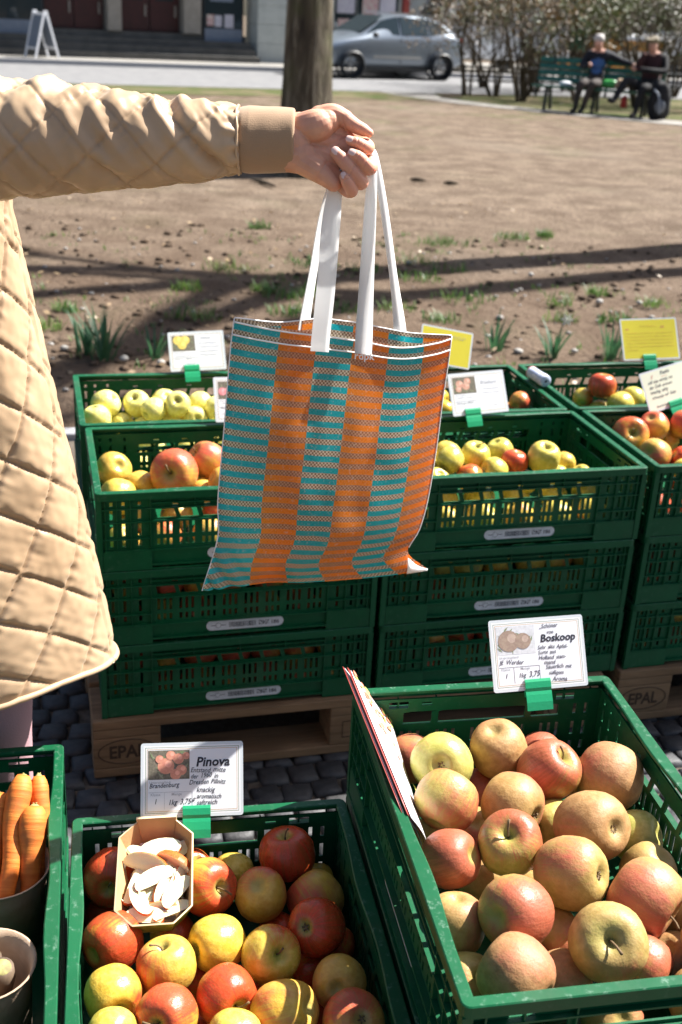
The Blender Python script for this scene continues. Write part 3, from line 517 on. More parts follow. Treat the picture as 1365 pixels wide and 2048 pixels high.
# ------------------------------------------------------------------ seated men
M['navy']=pm('navy_jacket',(.012,.013,.02),.8); M['blue']=pm('blue_shirt',(.05,.12,.30),.8); M['dktrouser']=pm('brown_trousers',(.045,.035,.032),.85); M['hairw']=pm('white_hair',(.62,.58,.55),.8,(.45,.42,.40),60); M['skinf']=pm('face_skin',(.50,.27,.20),.6); M['black']=pm('black_cloth',(.010,.010,.012),.85); M['maroon']=pm('dark_maroon_jacket',(.035,.010,.012),.8); M['capm']=pm('cap_khaki',(.20,.17,.12),.85); M['shoeb']=pm('dark_shoe',(.015,.014,.014),.6)
def seated(local,verts,edges,mats,label,face,hair):
    root=empty('person',BC,BY,label,'person','men seated on the bench'); me=bpy.data.meshes.new('sk'); me.from_pydata([v[0] for v in verts],edges,[]); tmp=bpy.data.objects.new('sk',me); COL.objects.link(tmp)
    sk_=tmp.modifiers.new('skin','SKIN'); 
    if not me.skin_vertices: me.skin_vertices.new() if hasattr(me.skin_vertices,'new') else None
    for i,v in enumerate(verts): d=me.skin_vertices[0].data[i]; d.radius=(v[1],v[1]); d.use_root=(i==0)
    ss=tmp.modifiers.new('sub','SUBSURF'); ss.levels=2; ss.render_levels=2; bpy.context.view_layer.update(); dg=bpy.context.evaluated_depsgraph_get(); bm_=bpy.data.meshes.new_from_object(tmp.evaluated_get(dg)); bpy.data.objects.remove(tmp)
    bm_.materials.clear(); ml=sorted(set(v[2] for v in verts)); [bm_.materials.append(M[a]) for a in ml]
    for p in bm_.polygons:
        c=p.center; best=min(range(len(verts)),key=lambda i:(Vector(verts[i][0])-c).length-verts[i][1]*.6); p.material_index=ml.index(verts[best][2]); p.use_smooth=True
    body=link('body',bm_,root); return root
V1=[((-.06,-.02,.55),.15,'dktrouser'),((-.06,.06,.76),.15,'navy'),((-.06,.09,.98),.16,'navy'),((-.07,.05,1.13),.06,'skinf'),((-.09,-.01,1.20),.085,'skinf'),((-.09,-.01,1.32),.085,'skinf'),
((.14,.10,1.05),.085,'navy'),((.38,.17,.95),.06,'navy'),((.57,.10,.92),.05,'navy'),((.64,.04,.88),.05,'skinf'),((-.26,.08,1.04),.085,'navy'),((-.34,-.06,.82),.062,'navy'),((-.20,-.24,.86),.05,'navy'),((-.11,-.27,.88),.048,'skinf'),
((-.15,-.12,.53),.115,'dktrouser'),((-.22,-.50,.56),.08,'dktrouser'),((-.27,-.50,.30),.06,'shoeb'),((-.28,-.50,.08),.05,'shoeb'),((-.32,-.68,.05),.045,'shoeb'),((.04,-.12,.53),.115,'dktrouser'),((-.02,-.50,.57),.08,'dktrouser'),((-.10,-.46,.30),.06,'dktrouser'),((-.16,-.44,.08),.05,'shoeb'),((-.18,-.62,.05),.045,'shoeb'),((-.06,-.07,.86),.12,'blue')]
E1=[(0,1),(1,2),(2,3),(3,4),(4,5),(2,6),(6,7),(7,8),(8,9),(2,10),(10,11),(11,12),(12,13),(0,14),(14,15),(15,16),(16,17),(17,18),(0,19),(19,20),(20,21),(21,22),(22,23),(1,24)]
p1=seated(None,V1,E1,None,'white haired man in a dark jacket seated on the bench, arm along the backrest',None,None)
mb=MB(); mb.ball((-.09,.035,1.325),.104,10,(.98,.95,.86)); mb.build('hair',M['hairw'],p1,True); mb=MB(); mb.ball((-.095,-.105,1.245),.022,6,(.7,1,1)); mb.build('nose',M['skinf'],p1,True)
V2=[((.95,-.02,.55),.15,'black'),((.96,.04,.78),.16,'maroon'),((.98,.07,1.0),.165,'maroon'),((.95,.02,1.15),.06,'skinf'),((.92,-.04,1.22),.085,'skinf'),((.92,-.03,1.34),.085,'skinf'),
((.80,.0,1.05),.085,'maroon'),((.70,-.20,.86),.062,'maroon'),((.80,-.22,1.08),.048,'maroon'),((.83,-.20,1.15),.046,'skinf'),((1.17,.08,1.05),.088,'black'),((1.22,-.10,.82),.065,'black'),((.95,-.30,.84),.05,'black'),((.62,-.26,.86),.045,'skinf'),
((.86,-.12,.53),.115,'black'),((.58,-.42,.66),.085,'black'),((.48,-.62,.40),.06,'black'),((.44,-.70,.28),.05,'shoeb'),((.36,-.82,.32),.045,'shoeb'),((1.04,-.12,.53),.115,'black'),((.92,-.50,.56),.085,'black'),((.86,-.52,.30),.06,'black'),((.84,-.52,.08),.052,'shoeb'),((.78,-.70,.05),.045,'shoeb')]
p2=seated(None,V2,E1[:-1],None,'man in a khaki cap and dark clothes seated at the bench end, legs crossed',None,None)
mb=MB(); mb.ball((.92,-.02,1.36),.105,10,(1,1.05,.72)); mb.add([(.82,-.08,1.375),(.96,-.14,1.375),(.88,-.24,1.35),(.76,-.20,1.35),(.82,-.08,1.39),(.96,-.14,1.39),(.88,-.24,1.362),(.76,-.20,1.362)],[(3,2,1,0),(4,5,6,7),(0,1,5,4),(1,2,6,5),(2,3,7,6),(3,0,4,7)]); mb.build('cap',M['capm'],p2,True)
# things on and by the bench
def soft(name,loc,sc,mt,label,cat,seed,parts=()):
    mb=MB(); mb.ball((0,0,0),1,16); vs=[]
    for v in mb.v:
        q=Vector(v); k=1+.22*noise.noise(q*1.6+Vector((seed,0,0)))+.10*noise.noise(q*4+Vector((0,seed,0))); vs.append((q.x*k*sc[0],q.y*k*sc[1],max(-.85,q.z*k)*sc[2]))
    mb.v=vs; o=mb.build(name,mt,None,True); o.location=BC+Matrix.Rotation(BY,3,'Z')@Vector(loc); o.rotation_euler=(0,0,BY); tag(o,label,cat); return o
soft('shopping_bag',(.24,-.12,.55),(.19,.13,.09),pm('bright_green_plastic',(.05,.33,.07),.4),'bright green plastic bag on the bench beside the white haired man','bag',2)
soft('paper_bag',(.47,-.16,.56),(.13,.10,.11),pm('brown_paper',(.42,.30,.20),.8),'crumpled brown paper bag on the bench between the men','bag',5)
soft('paper_bag',(-.60,-.10,.50),(.12,.10,.05),pm('white_paper_bag',(.62,.64,.66),.7),'flat white paper on the left part of the bench','bag',7)
bk=soft('backpack',(1.24,-.46,.33),(.21,.15,.37),M['black'],'dark backpack standing on the ground at the bench end','backpack',9); MB().tube(cr([(-.1,-.14,.2),(0,-.2,.1),(.05,-.17,-.2)],8),.018,6).build('strap',M['bluepan'],bk,True); MB().ball((.04,-.13,-.08),.1,10,(1,.5,1.2)).build('pocket',pm('backpack_grey',(.12,.13,.15),.5),bk,True)
soft('bottle_bag',(.58,-.34,.26),(.07,.07,.12),pm('red_cloth',(.35,.03,.02),.6),'small red thing hanging below the crossed leg','pouch',3)
# ================================================================== crates
CL,CW,CH=.6,.4,.175
def panel(mb,s0,s1,z0,z1,holes,y0,y1,shear=None):
    xs=sorted({round(a,5) for a in [s0,s1]+[h[i] for h in holes for i in(0,1)]}); zs=sorted({round(a,5) for a in [z0,z1]+[h[i] for h in holes for i in(2,3)]})
    def solid(i,j):
        if i<0 or j<0 or i>=len(xs)-1 or j>=len(zs)-1: return False
        cx=(xs[i]+xs[i+1])/2;cz=(zs[j]+zs[j+1])/2
        return not any(h[0]<cx<h[1] and h[2]<cz<h[3] for h in holes)
    idx={};vs=[];fs=[]
    def V(i,j,k):
        key=(i,j,k)
        if key not in idx:
            x,z=xs[i],zs[j]
            if shear and i not in(0,len(xs)-1): x+=shear(x,z)
            idx[key]=len(vs); vs.append((x,(y0,y1)[k],z))
        return idx[key]
    S=[[solid(i,j) for j in range(len(zs)-1)] for i in range(len(xs)-1)]
    g=lambda i,j: 0<=i<len(xs)-1 and 0<=j<len(zs)-1 and S[i][j]
    for i in range(len(xs)-1):
        for j in range(len(zs)-1):
            if not S[i][j]: continue
            fs.append((V(i,j,0),V(i+1,j,0),V(i+1,j+1,0),V(i,j+1,0))); fs.append((V(i,j,1),V(i,j+1,1),V(i+1,j+1,1),V(i+1,j,1)))
            if not g(i-1,j): fs.append((V(i,j,0),V(i,j+1,0),V(i,j+1,1),V(i,j,1)))
            if not g(i+1,j): fs.append((V(i+1,j,0),V(i+1,j,1),V(i+1,j+1,1),V(i+1,j+1,0)))
            if not g(i,j-1): fs.append((V(i,j,0),V(i,j,1),V(i+1,j,1),V(i+1,j,0)))
            if not g(i,j+1): fs.append((V(i,j+1,0),V(i+1,j+1,0),V(i+1,j+1,1),V(i,j+1,1)))
    mb.add(vs,fs)
def long_wall():
    mb=MB(); h=[]
    for k in range(8):
        c=.1385+k*.0461
        h.append((c-.0185,c+.0185,.1135,.1335))
        for q in(-1,0,1):
            x=c+q*.0125; h.append((x-.0028,x+.0028,.076,.104)); h.append((x-.0028,x+.0028,.053,.067))
    for x in(.16,.225,.30,.375,.44): h.append((x-.006,x+.006,.1405,.1445))
    for x in(.032,.056,.088):
        for xx in(x,.6-x):
            for a,b in((.053,.066),(.076,.103),(.113,.133),(.1425,.151)): h.append((xx-.003,xx+.003,a,b))
    def sh(x,z):
        if z in(.1135,.1335):
            t=min(1,max(0,(x-.112)/.01))*min(1,max(0,(.488-x)/.01)); return -(z-.1235)*.55*t
        return 0
    panel(mb,.013,.587,.008,.160,h,.0105,.0135,sh)
    for z,t in((.0125,.003),(.0455,.003),(.1085,.0025),(.1375,.0025),(.149,.002)): mb.box(.112,.488,.002,.0105,z-t/2,z+t/2)
    for z,t in((.0455,.003),(.0715,.0022),(.1085,.0022),(.1375,.0022)):
        mb.box(.014,.1118,.003,.0105,z-t/2,z+t/2); mb.box(.4882,.586,.003,.0105,z-t/2,z+t/2)
    for x in(.0205,.0435,.0705,.1105,.4895,.5295,.5565,.5795): mb.box(x-.001,x+.001,.0042,.0105,.047,.159)
    for x in(.2,.3,.4): mb.box(x-.001,x+.001,.004,.0105,.139,.1585)
    mb.box(.014,.1115,.0025,.0105,.002,.0438); mb.box(.4885,.586,.0025,.0105,.002,.0438)
    return mb
def short_wall():
    mb=MB(); h=[(.078,.122,.1165,.1375),(.132,.268,.1165,.1375),(.278,.322,.1165,.1375),(.055,.085,.1445,.1555),(.315,.345,.1445,.1555),(.105,.121,.148,.153),(.279,.295,.148,.153)]
    for c in(.09,.145,.20,.255,.31):
        for q in(-1,0,1):
            x=c+q*.0125; h.append((x-.0028,x+.0028,.080,.104)); h.append((x-.0028,x+.0028,.054,.069))
    for x in(.034,.052,.348,.366):
        for a,b in((.054,.069),(.080,.104),(.118,.136)): h.append((x-.003,x+.003,a,b))
    def sh(x,z):
        if z in(.1165,.1375) and .07<x<.33: return (.2-x)*(.10 if z==.1375 else -.02)
        return 0
    panel(mb,.013,.387,.008,.160,h,.0105,.0135,sh)
    for z,t in((.0125,.003),(.0455,.003),(.1105,.0025),(.1425,.0025)): mb.box(.014,.386,.003,.0105,z-t/2,z+t/2)
    for x in(.028,.07,.128,.272,.33,.372): mb.box(x-.001,x+.001,.0042,.0105,.0138,.159)
    return mb
def rim_mb():
    mb=MB(); loop=[]; r=.010
    def corner(cx,cy,a0):
        for k in range(5): a=a0+k*math.pi/8; loop.append((cx+r*math.cos(a),cy+r*math.sin(a),math.cos(a),math.sin(a)))
    corner(CL-r,CW-r,0)
    for k in range(1,24): loop.append((CL-r-(CL-2*r)*k/24,CW,0,1))
    corner(r,CW-r,math.pi/2)
    for k in range(1,8): loop.append((0,CW-r-(CW-2*r)*k/8,-1,0))
    corner(r,r,math.pi)
    for k in range(1,24): loop.append((r+(CL-2*r)*k/24,0,0,-1))
    corner(CL-r,r,1.5*math.pi)
    for k in range(1,8): loop.append((CL,r+(CW-2*r)*k/8,1,0))
    prof=[(0,.1585),(0,.1737),(.0014,.175),(.0135,.175),(.0150,.1738),(.0150,.1702),(.0034,.1694),(.0030,.1585)]
    P=[]
    for x,y,nx,ny in loop:
        wv=0
        if abs(nx)<.01: wv=.0045*(.5-.5*math.cos(2*math.pi*min(1,max(0,(x-.08)/(.44)))*2))*(1 if .08<x<.52 else 0)
        row=[]
        for i,(o,z) in enumerate(prof):
            oo=o+(wv if i in(3,4,5) else 0); row.append((x-nx*oo,y-ny*oo,z))
        P.append(row+[row[0]])
    mb.grid(P,wrapu=True,flip=True)
    return mb
crate_me={}
_lw=long_wall(); crate_me['long_wall']=_lw.data('long_wall',M['plastic']); crate_me['short_wall']=short_wall().data('short_wall',M['plastic']); crate_me['rim']=rim_mb().data('rim',M['plastic'])
_p=MB(); _p.box(0,.0118,0,.0118,0,.1584); crate_me['post']=_p.data('corner_post',M['plastic'])
_b=MB(); _b.box(.0140,CL-.0140,.0140,CW-.0140,.0035,.0075); crate_me['base']=_b.data('base',M['plastic'])
def label_meshes():
    mb=MB(); L,Hh=.168,.0235; pts=[]
    for k in range(9): a=-math.pi/2+math.pi*k/8; pts.append((L/2-Hh/2+Hh/2*math.cos(a),Hh/2*math.sin(a)))
    for k in range(9): a=math.pi/2+math.pi*k/8; pts.append((-L/2+Hh/2+Hh/2*math.cos(a),Hh/2*math.sin(a)))
    n=len(pts); vs=[(x,0,z) for x,z in pts]+[(x,.0008,z) for x,z in pts]
    mb.add(vs,[tuple(range(n)),tuple(range(2*n-1,n-1,-1))]+[(i,(i+1)%n,n+(i+1)%n,n+i) for i in range(n)])
    a=mb.data('barcode_label',M['label']); b=MB(); rnd=random.Random(4); x=-.035
    while x<.022:
        wd=rnd.choice((.0006,.0009,.0016)); b.box(x,x+wd,-.0004,-.0001,-.006,.006); x+=wd+rnd.choice((.0007,.0011,.0016))
    for i in range(13):
        for j in range(6):
            if rnd.random()<.5: b.box(.030+i*.0017,.0315+i*.0017,-.0004,-.0001,-.005+j*.0017,-.0035+j*.0017)
    ring=[((-.058+.0058*math.cos(t),-.0002,.0058*math.sin(t))) for t in [2*math.pi*k/16 for k in range(17)]]; b.tube(ring,.00035,4,False)
    b.box(-.0745,-.064,-.0004,-.0001,-.0007,.0007); b.box(-.052,-.042,-.0004,-.0001,-.0007,.0007)
    return a,b
def text_me(s,size=1,shear=0,off=0,align='LEFT'):
    cu=bpy.data.curves.new('t','FONT'); cu.body=s; cu.size=size; cu.shear=shear; cu.offset=off; cu.align_x=align; cu.resolution_u=2; cu.fill_mode='FRONT'
    o=bpy.data.objects.new('t',cu); me=bpy.data.meshes.new_from_object(o); bpy.data.objects.remove(o); bpy.data.curves.remove(cu); return me
_la,_lb=label_meshes()
RX=Matrix.Rotation(math.pi/2,4,'X')   # text plane xy -> xz, facing -y
_lb.mesh(text_me('186',.0125,0,.0002),Matrix.Translation((.0555,-.0003,-.0045))@RX)
_lbd=_lb.data('label_print',M['ink'])
def make_crate():
    root=empty('fruit_crate')
    for i in(0,1):
        o=link('long_wall',crate_me['long_wall'],root)
        if i: o.location=(CL,CW,0); o.rotation_euler=(0,0,math.pi)
        s=link('short_wall',crate_me['short_wall'],root)
        if i: s.location=(0,CW,0); s.rotation_euler=(0,0,-math.pi/2)
        else: s.location=(CL,0,0); s.rotation_euler=(0,0,math.pi/2)
        lb=link('barcode_label',_la,root); pr=link('label_print',_lbd,lb)
        if i: lb.location=(CL-.31,CW-.0096,.029); lb.rotation_euler=(0,0,math.pi)
        else: lb.location=(.31,.0096,.029)
    for x,y in((.0012,.0012),(CL-.0130,.0012),(.0012,CW-.0130),(CL-.0130,CW-.0130)):
        p=link('corner_post',crate_me['post'],root); p.location=(x,y,.0003)
    link('rim',crate_me['rim'],root); link('base',crate_me['base'],root)
    return root
CRATE0=make_crate(); _used=[False]
def crate(P,rz,label,group):
    if _used[0]: o=copy_tree(CRATE0)
    else: o=CRATE0; _used[0]=True
    o.location=P; o.rotation_euler=(0,0,rz); tag(o,label,'crate',group); return o
SO=Vector((-.487,2.097,0)); SY=.2707; SU=Vector((math.cos(SY),math.sin(SY),0)); SV=Vector((-math.sin(SY),math.cos(SY),0))
def SP(a,b,z): return SO+SU*a+SV*b+Vector((0,0,z))
PZ=.1445; PT=.1753
lev=['bottom','middle','top']
names={'B':(0,0,'front left stack'),'C':(.612,0,'front middle stack'),'F':(1.232,.004,'front right stack'),'A':(-.010,.412,'rear left stack'),'A2':(.603,.412,'rear middle stack'),'G':(1.226,.414,'rear right stack')}
what={'B':['dark green crate of red apples at the bottom of the left stack on the pallet','dark green crate of apples in the middle of the left stack, just under the bag','open green crate of large pale orange apples on top of the left stack'],
'C':['dark green crate at the bottom of the middle stack, behind the Boskoop card','dark green crate in the middle of the middle stack, right of the bag corner','open green crate of yellow green apples right of the bag'],
'F':['dark green crate at the bottom of the right stack, on the second pallet','dark green crate in the middle of the right stack at the right edge','open green crate of orange red apples under the handwritten cream card'],
'A':['bottom green crate of the rear left stack, its side barely seen','middle green crate of the rear left stack, its side barely seen','open green crate of bright yellow apples at the rear left'],
'A2':['bottom green crate of the rear middle stack','middle green crate of the rear middle stack','open green crate behind the white card right of the bag handles'],
'G':['bottom green crate of the rear right stack','middle green crate of the rear right stack','open green crate of green and red apples under the large yellow card']}
jr=random.Random(11)
for k,(a,b,_) in names.items():
    for i in range(3):
        dx=0 if i==2 else jr.uniform(-.006,.004)
        crate(SP(a+dx,b+(0 if i==2 else jr.uniform(0,.003)),PZ+i*PT),SY+jr.uniform(-.004,.004),what[k][i],'green crates stacked on the pallets')
EY=.2011; EU=Vector((math.cos(EY),math.sin(EY),0)); EV=Vector((-math.sin(EY),math.cos(EY),0)); EO=Vector((.0303,1.4621,0))
DY=.206; DU=Vector((math.cos(DY),math.sin(DY),0)); DV=Vector((-math.sin(DY),math.cos(DY),0)); DO=Vector((-.3628,1.3509,0))
HY=.223; HU=Vector((math.cos(HY),math.sin(HY),0)); HV=Vector((-math.sin(HY),math.cos(HY),0)); HO=Vector((-.419,1.533,0))-HU*.4
def crate_deep(o,u,v,yaw,z,label): return crate(o+u*.4-v*.6+Vector((0,0,z)),yaw+math.pi/2,label,'green crates in the front row')
for i,l in enumerate(['lowest green crate under the Boskoop crate','second green crate under the Boskoop crate','open green crate of big russet apples behind the Boskoop card']): crate_deep(EO,EU,EV,EY,.6548-.175-(2-i)*PT,l)
for i,l in enumerate(['green crate carrying the Pinova crate','open green crate of red and yellow apples behind the Pinova card']): crate_deep(DO,DU,DV,DY,.4811-.175-(1-i)*PT,l)
for i,l in enumerate(['green crate carrying the carrot crate','open green crate of carrots cut off by the left edge']): crate_deep(HO,HU,HV,HY,.480-.175-(1-i)*PT,l)
# ------------------------------------------------------------------ pallets
def pallet_proto():
    root=empty('wooden_pallet')
    tb=MB().box(0,1.2,0,.145,0,.022).data('top_board',M['wood']); tb2=MB().box(0,1.2,0,.1,0,.022).data('bottom_board',M['wood']); cb=MB().box(0,.145,0,.8,0,.022).data('cross_board',M['wood'])
    bk=MB().box(0,.145,0,.1,0,.0776).data('block',M['wood']); bk2=MB().box(0,.145,0,.145,0,.0776).data('block',M['wood'])
    def pt(n,me,loc): o=link(n,me,root); o.location=loc; bevel(o,.003,2); return o
    for y in(0,.16375,.3275,.49125,.655): pt('top_board',tb,(0,y,.1222))
    for x in(0,.5275,1.055): pt('cross_board',cb,(x,.0006,.1000))
    bl=[]
    for x in(0,.5275,1.055):
        for y,me in((.0012,bk),(.3275,bk2),(.6988,bk)): bl.append(pt('block',me,(x,y,.0222)))
    for y in(.0004,.35,.6996): pt('bottom_board',tb2,(0,y,0))
    mb=MB()
    me=text_me('EPAL',.045,.0,.0012,'CENTER'); mb.mesh(me,Matrix.Translation((.0725,-.0008,.026))@RX@Matrix.Diagonal((.82,1,1,1)))
    ring=[(.0725+.062*math.cos(t),-.0004,.041+.031*math.sin(t)) for t in [2*math.pi*k/32 for k in range(33)]]; mb.tube(ring,.0013,5,False); bd=mb.data('brand_mark',M['burn'])
    link('brand_mark',bd,bl[0]); link('brand_mark',bd,bl[6])
    mb=MB(); mb.tube([(.03,-.0004,.02),(.03,-.0004,.062),(.115,-.0004,.062),(.115,-.0004,.02),(.03,-.0004,.02)],.0012,4,False); me=text_me('48',.02,0,.0006,'CENTER'); mb.mesh(me,Matrix.Translation((.0725,-.0008,.030))@RX)
    mb.build('brand_mark',M['burn'],bl[3]); return root
PAL=pallet_proto(); PAL.location=SP(-.022,-.008,0); PAL.rotation_euler=(0,0,SY); tag(PAL,'worn wooden pallet with a branded oval on its left block under the left stacks','pallet','wooden pallets under the crates')
p2=copy_tree(PAL); p2.location=SP(1.222,-.006,0); tag(p2,'wooden pallet at the right edge under the right hand stack')
p3=copy_tree(PAL); p3.location=EO-EV*.86-EU*.79; p3.rotation_euler=(0,0,EY); p3.scale=(1,1,.128/.1444); tag(p3,'wooden pallet hidden under the front row of crates')
# ================================================================== apples
def apple_mesh(seed,mt='apple'):
    rnd=random.Random(seed); ctrl=[(0.004,.60),(.07,.63),(.17,.76),(.31,.865),(.5,.895),(.70,.82),(.87,.61),(.975,.29),(1.0,0),(.965,-.30),(.85,-.59),(.67,-.79),(.47,-.885),(.31,-.885),(.19,-.82),(.08,-.77),(.004,-.76)]
    pr=cr([(r,z,0) for r,z in ctrl],27); n=30; P=[]; ph=rnd.uniform(0,6); lob=rnd.uniform(.015,.035); el=rnd.uniform(.94,1.0); sk=rnd.uniform(-.07,.07); ht=rnd.uniform(.9,1.04)
    for j in range(n):
        a=2*math.pi*j/n; row=[]
        for q in pr:
            r,z=max(q.x,.003),q.y; k=1+lob*math.cos(5*a+ph)*max(0,-z)**2+.012*math.cos(2*a+ph*2)
            nx=fbm(math.cos(a)*r*1.2+seed,math.sin(a)*r*1.2,z*1.2,2)*.035*min(1,r*2)
            row.append((r*math.cos(a)*(k+nx)+sk*z*.5,r*math.sin(a)*(k+nx)*el,z*ht+.05*sk*math.cos(a)*r))
        P.append(row)
    mb=MB(); mb.grid(P,wrapu=True); return mb.data('apple',M[mt],True)
AM=[apple_mesh(i) for i in range(7)]; AME=[apple_mesh(i,'apple_E') for i in range(10,17)]; AMG=[apple_mesh(i,'apple_G') for i in range(3)]
STEM=[MB().tube(cr([(0,0,.58),(.02,0,.75),(.07+.1*i,.03,.95),(.16+.22*i,.05,1.08)],7),[.035,.03,.028,.03,.032,.036,.045],6).data('stem',M['stem'],True) for i in range(2)]
_c=MB()
for k in range(5):
    a=2*math.pi*k/5; d=Vector((math.cos(a),math.sin(a),0)); t=Vector((-d.y,d.x,0)); _c.add([tuple(t*.04+Vector((0,0,-.77))),tuple(-t*.04+Vector((0,0,-.77))),tuple(d*.11-t*.03+Vector((0,0,-.84))),tuple(d*.16+Vector((0,0,-.80))),tuple(d*.11+t*.03+Vector((0,0,-.84)))],[(0,1,2,3,4)])
_c.ball((0,0,-.765),.05,6,(1,1,.5)); CALYX=_c.data('calyx',M['stem'])
ar=random.Random(21); napple=[0]
def apple(P,Rr,axis,colr,label,group,parts=True):
    napple[0]+=1; o=link('apple',AME[napple[0]%7] if 'Boskoop' in group else AMG[napple[0]%3] if 'yellow apples' in group else AM[napple[0]%7]); o.location=P; o.scale=(Rr,Rr,Rr*.97)
    cal=bool(label and 'calyx' in label)
    if axis: ax=Vector(axis)
    else:
        ax=Vector((ar.gauss(0,1),ar.gauss(0,1),ar.gauss(0,.6)));
        if ax.length<.1: ax=Vector((0,1,0))
        ax.normalize()
        if ax.dot(CF)<.15: ax=(ax+CF*(.5-ax.dot(CF))).normalized()
    if cal: ax=-ax
    q=ax.to_track_quat('Z','Y'); o.rotation_mode='QUATERNION'; o.rotation_quaternion=q@Matrix.Rotation(ar.uniform(0,6.28),3,'Z').to_quaternion()
    o.color=(*colr,1); tag(o,label,'apple',group)
    if parts and axis: link('calyx' if cal else 'stem',CALYX if cal else STEM[napple[0]%2],o)
    return o
APPLES={}
APPLES['A1']=[((-0.6091,2.6803,0.6235),0.0343,None,(0.04,0.55,0),None),
((-0.5996,2.7456,0.6396),0.0361,None,(0.04,0.55,0),None),
((-0.5275,2.7729,0.6338),0.0352,(-0.13,-0.59,0.79),(0.04,0.55,0),None),
((-0.4785,2.7274,0.6378),0.0311,None,(0.04,0.55,0),None),
((-0.4614,2.7934,0.6367),0.0341,None,(0.04,0.55,0),None),
((-0.4213,2.7448,0.6499),0.0325,(0.09,-0.81,0.58),(0.04,0.55,0),None),
((-0.5612,2.7444,0.5887),0.0301,None,(0.04,0.55,0),None),
((-0.5042,2.7344,0.5854),0.03,None,(0.04,0.55,0),None),
((-0.4379,2.7564,0.5927),0.0302,None,(0.04,0.55,0),None),
((-0.3812,2.767,0.6087),0.0314,None,(0.04,0.55,0),None),
((-0.3789,2.8443,0.62),0.0322,None,(0.04,0.55,0),None),
((-0.3277,2.7876,0.6289),0.0316,None,(0.04,0.55,0),None),
((-0.2904,2.8371,0.6192),0.0334,None,(0.04,0.55,0),None),
((-0.2288,2.8187,0.6201),0.0333,None,(0.04,0.55,0),None)]
APPLES['B3']=[((-0.5005,2.3447,0.6252),0.0392,None,(0.1,0.35,0.3),None),
((-0.4378,2.3192,0.5983),0.0365,None,(0.15,0.3,0.3),None),
((-0.4743,2.2549,0.6003),0.0405,None,(0.1,0.4,0.2),None),
((-0.3629,2.3146,0.6388),0.052,(-0.09,-0.95,0.3),(0.6,0.1,0.4),None),
((-0.3008,2.3835,0.6423),0.044,(-0.73,-0.29,0.63),(0.45,0.1,0.5),None),
((-0.3049,2.3362,0.5855),0.0327,None,(0.3,0.3,0.2),None),
((-0.26,2.316,0.6245),0.0324,None,(0.3,0.1,0.4),None),
((-0.2128,2.3725,0.62),0.0397,None,(0.4,0.2,0.3),None),
((-0.135,2.3618,0.62),0.0418,None,(0.4,0.2,0.3),None),
((-0.0764,2.4178,0.62),0.0424,None,(0.4,0.2,0.3),None),
((-0.0019,2.3906,0.62),0.0401,None,(0.3,0.2,0.3),None)]
APPLES['C3']=[((0.2431,2.5609,0.625),0.0317,None,(0.25,0.6,0.1),None),
((0.2415,2.4806,0.6391),0.0319,None,(0.1,0.7,0),None),
((0.3053,2.5346,0.6352),0.0349,(0.06,-0.22,0.97),(0.12,0.7,0.05),None),
((0.3694,2.5978,0.625),0.0333,None,(0.05,0.85,0.1),None),
((0.3953,2.5219,0.6299),0.0324,None,(0.95,0.1,0.1),None),
((0.3454,2.4868,0.618),0.0322,None,(0.1,0.7,0.1),None),
((0.2903,2.4585,0.6066),0.033,None,(0.5,0.4,0.1),None),
((0.4622,2.5244,0.6426),0.0383,(0.06,-0.3,0.95),(0.12,0.75,0.1),None),
((0.5222,2.5756,0.6139),0.026,None,(0.1,0.5,0.3),None),
((0.2134,2.4401,0.6061),0.0294,None,(0.1,0.7,0),None),
((0.5014,2.5327,0.5926),0.0281,None,(0.1,0.7,0.1),None),
((0.5573,2.5438,0.5974),0.026,None,(0.1,0.7,0.2),None),
((0.1988,2.5009,0.6064),0.0277,None,(0.1,0.7,0.1),None),
((0.4269,2.5231,0.581),0.028,None,(0.2,0.6,0.1),None),
((0.1603,2.5404,0.6163),0.0304,None,(0.2,0.6,0.1),None),
((0.1288,2.4813,0.615),0.0298,None,(0.3,0.6,0.1),None)]
APPLES['A2']=[((0.4611,2.9697,0.6323),0.0294,None,(0.75,0.1,0.4),None),
((0.2554,2.9052,0.62),0.0263,None,(0.05,0.2,0),None),
((0.2474,2.9724,0.6301),0.0268,None,(0.05,0.3,0),None),
((0.3026,2.9239,0.62),0.0264,None,(0.3,0.2,0.2),None),
((0.2059,2.9394,0.6199),0.0292,None,(0.1,0.3,0),None),
((0.4237,2.9891,0.5977),0.027,None,(0.6,0.2,0.3),None),
((0.1406,2.971,0.62),0.0295,None,(0.1,0.3,0),None)]
APPLES['G3']=[((0.6921,3.0518,0.6672),0.0395,None,(0.8,0.3,0.1),None),
((0.7392,3.0123,0.6263),0.0368,None,(0.5,0.7,0),None),
((0.7837,3.0643,0.6305),0.0343,None,(0.05,0.95,0.1),None),
((0.6919,3.0467,0.5906),0.0342,None,(0.1,0.85,0.1),None),
((0.6468,3.0668,0.6238),0.0275,None,(0.5,0.5,0.1),None),
((0.6065,3.0638,0.5917),0.026,None,(0.9,0.1,0.2),None),
((0.85,3.0664,0.6299),0.0344,None,(0.5,0.5,0.1),None),
((0.9079,3.1002,0.63),0.0347,None,(0.5,0.5,0.1),None)]
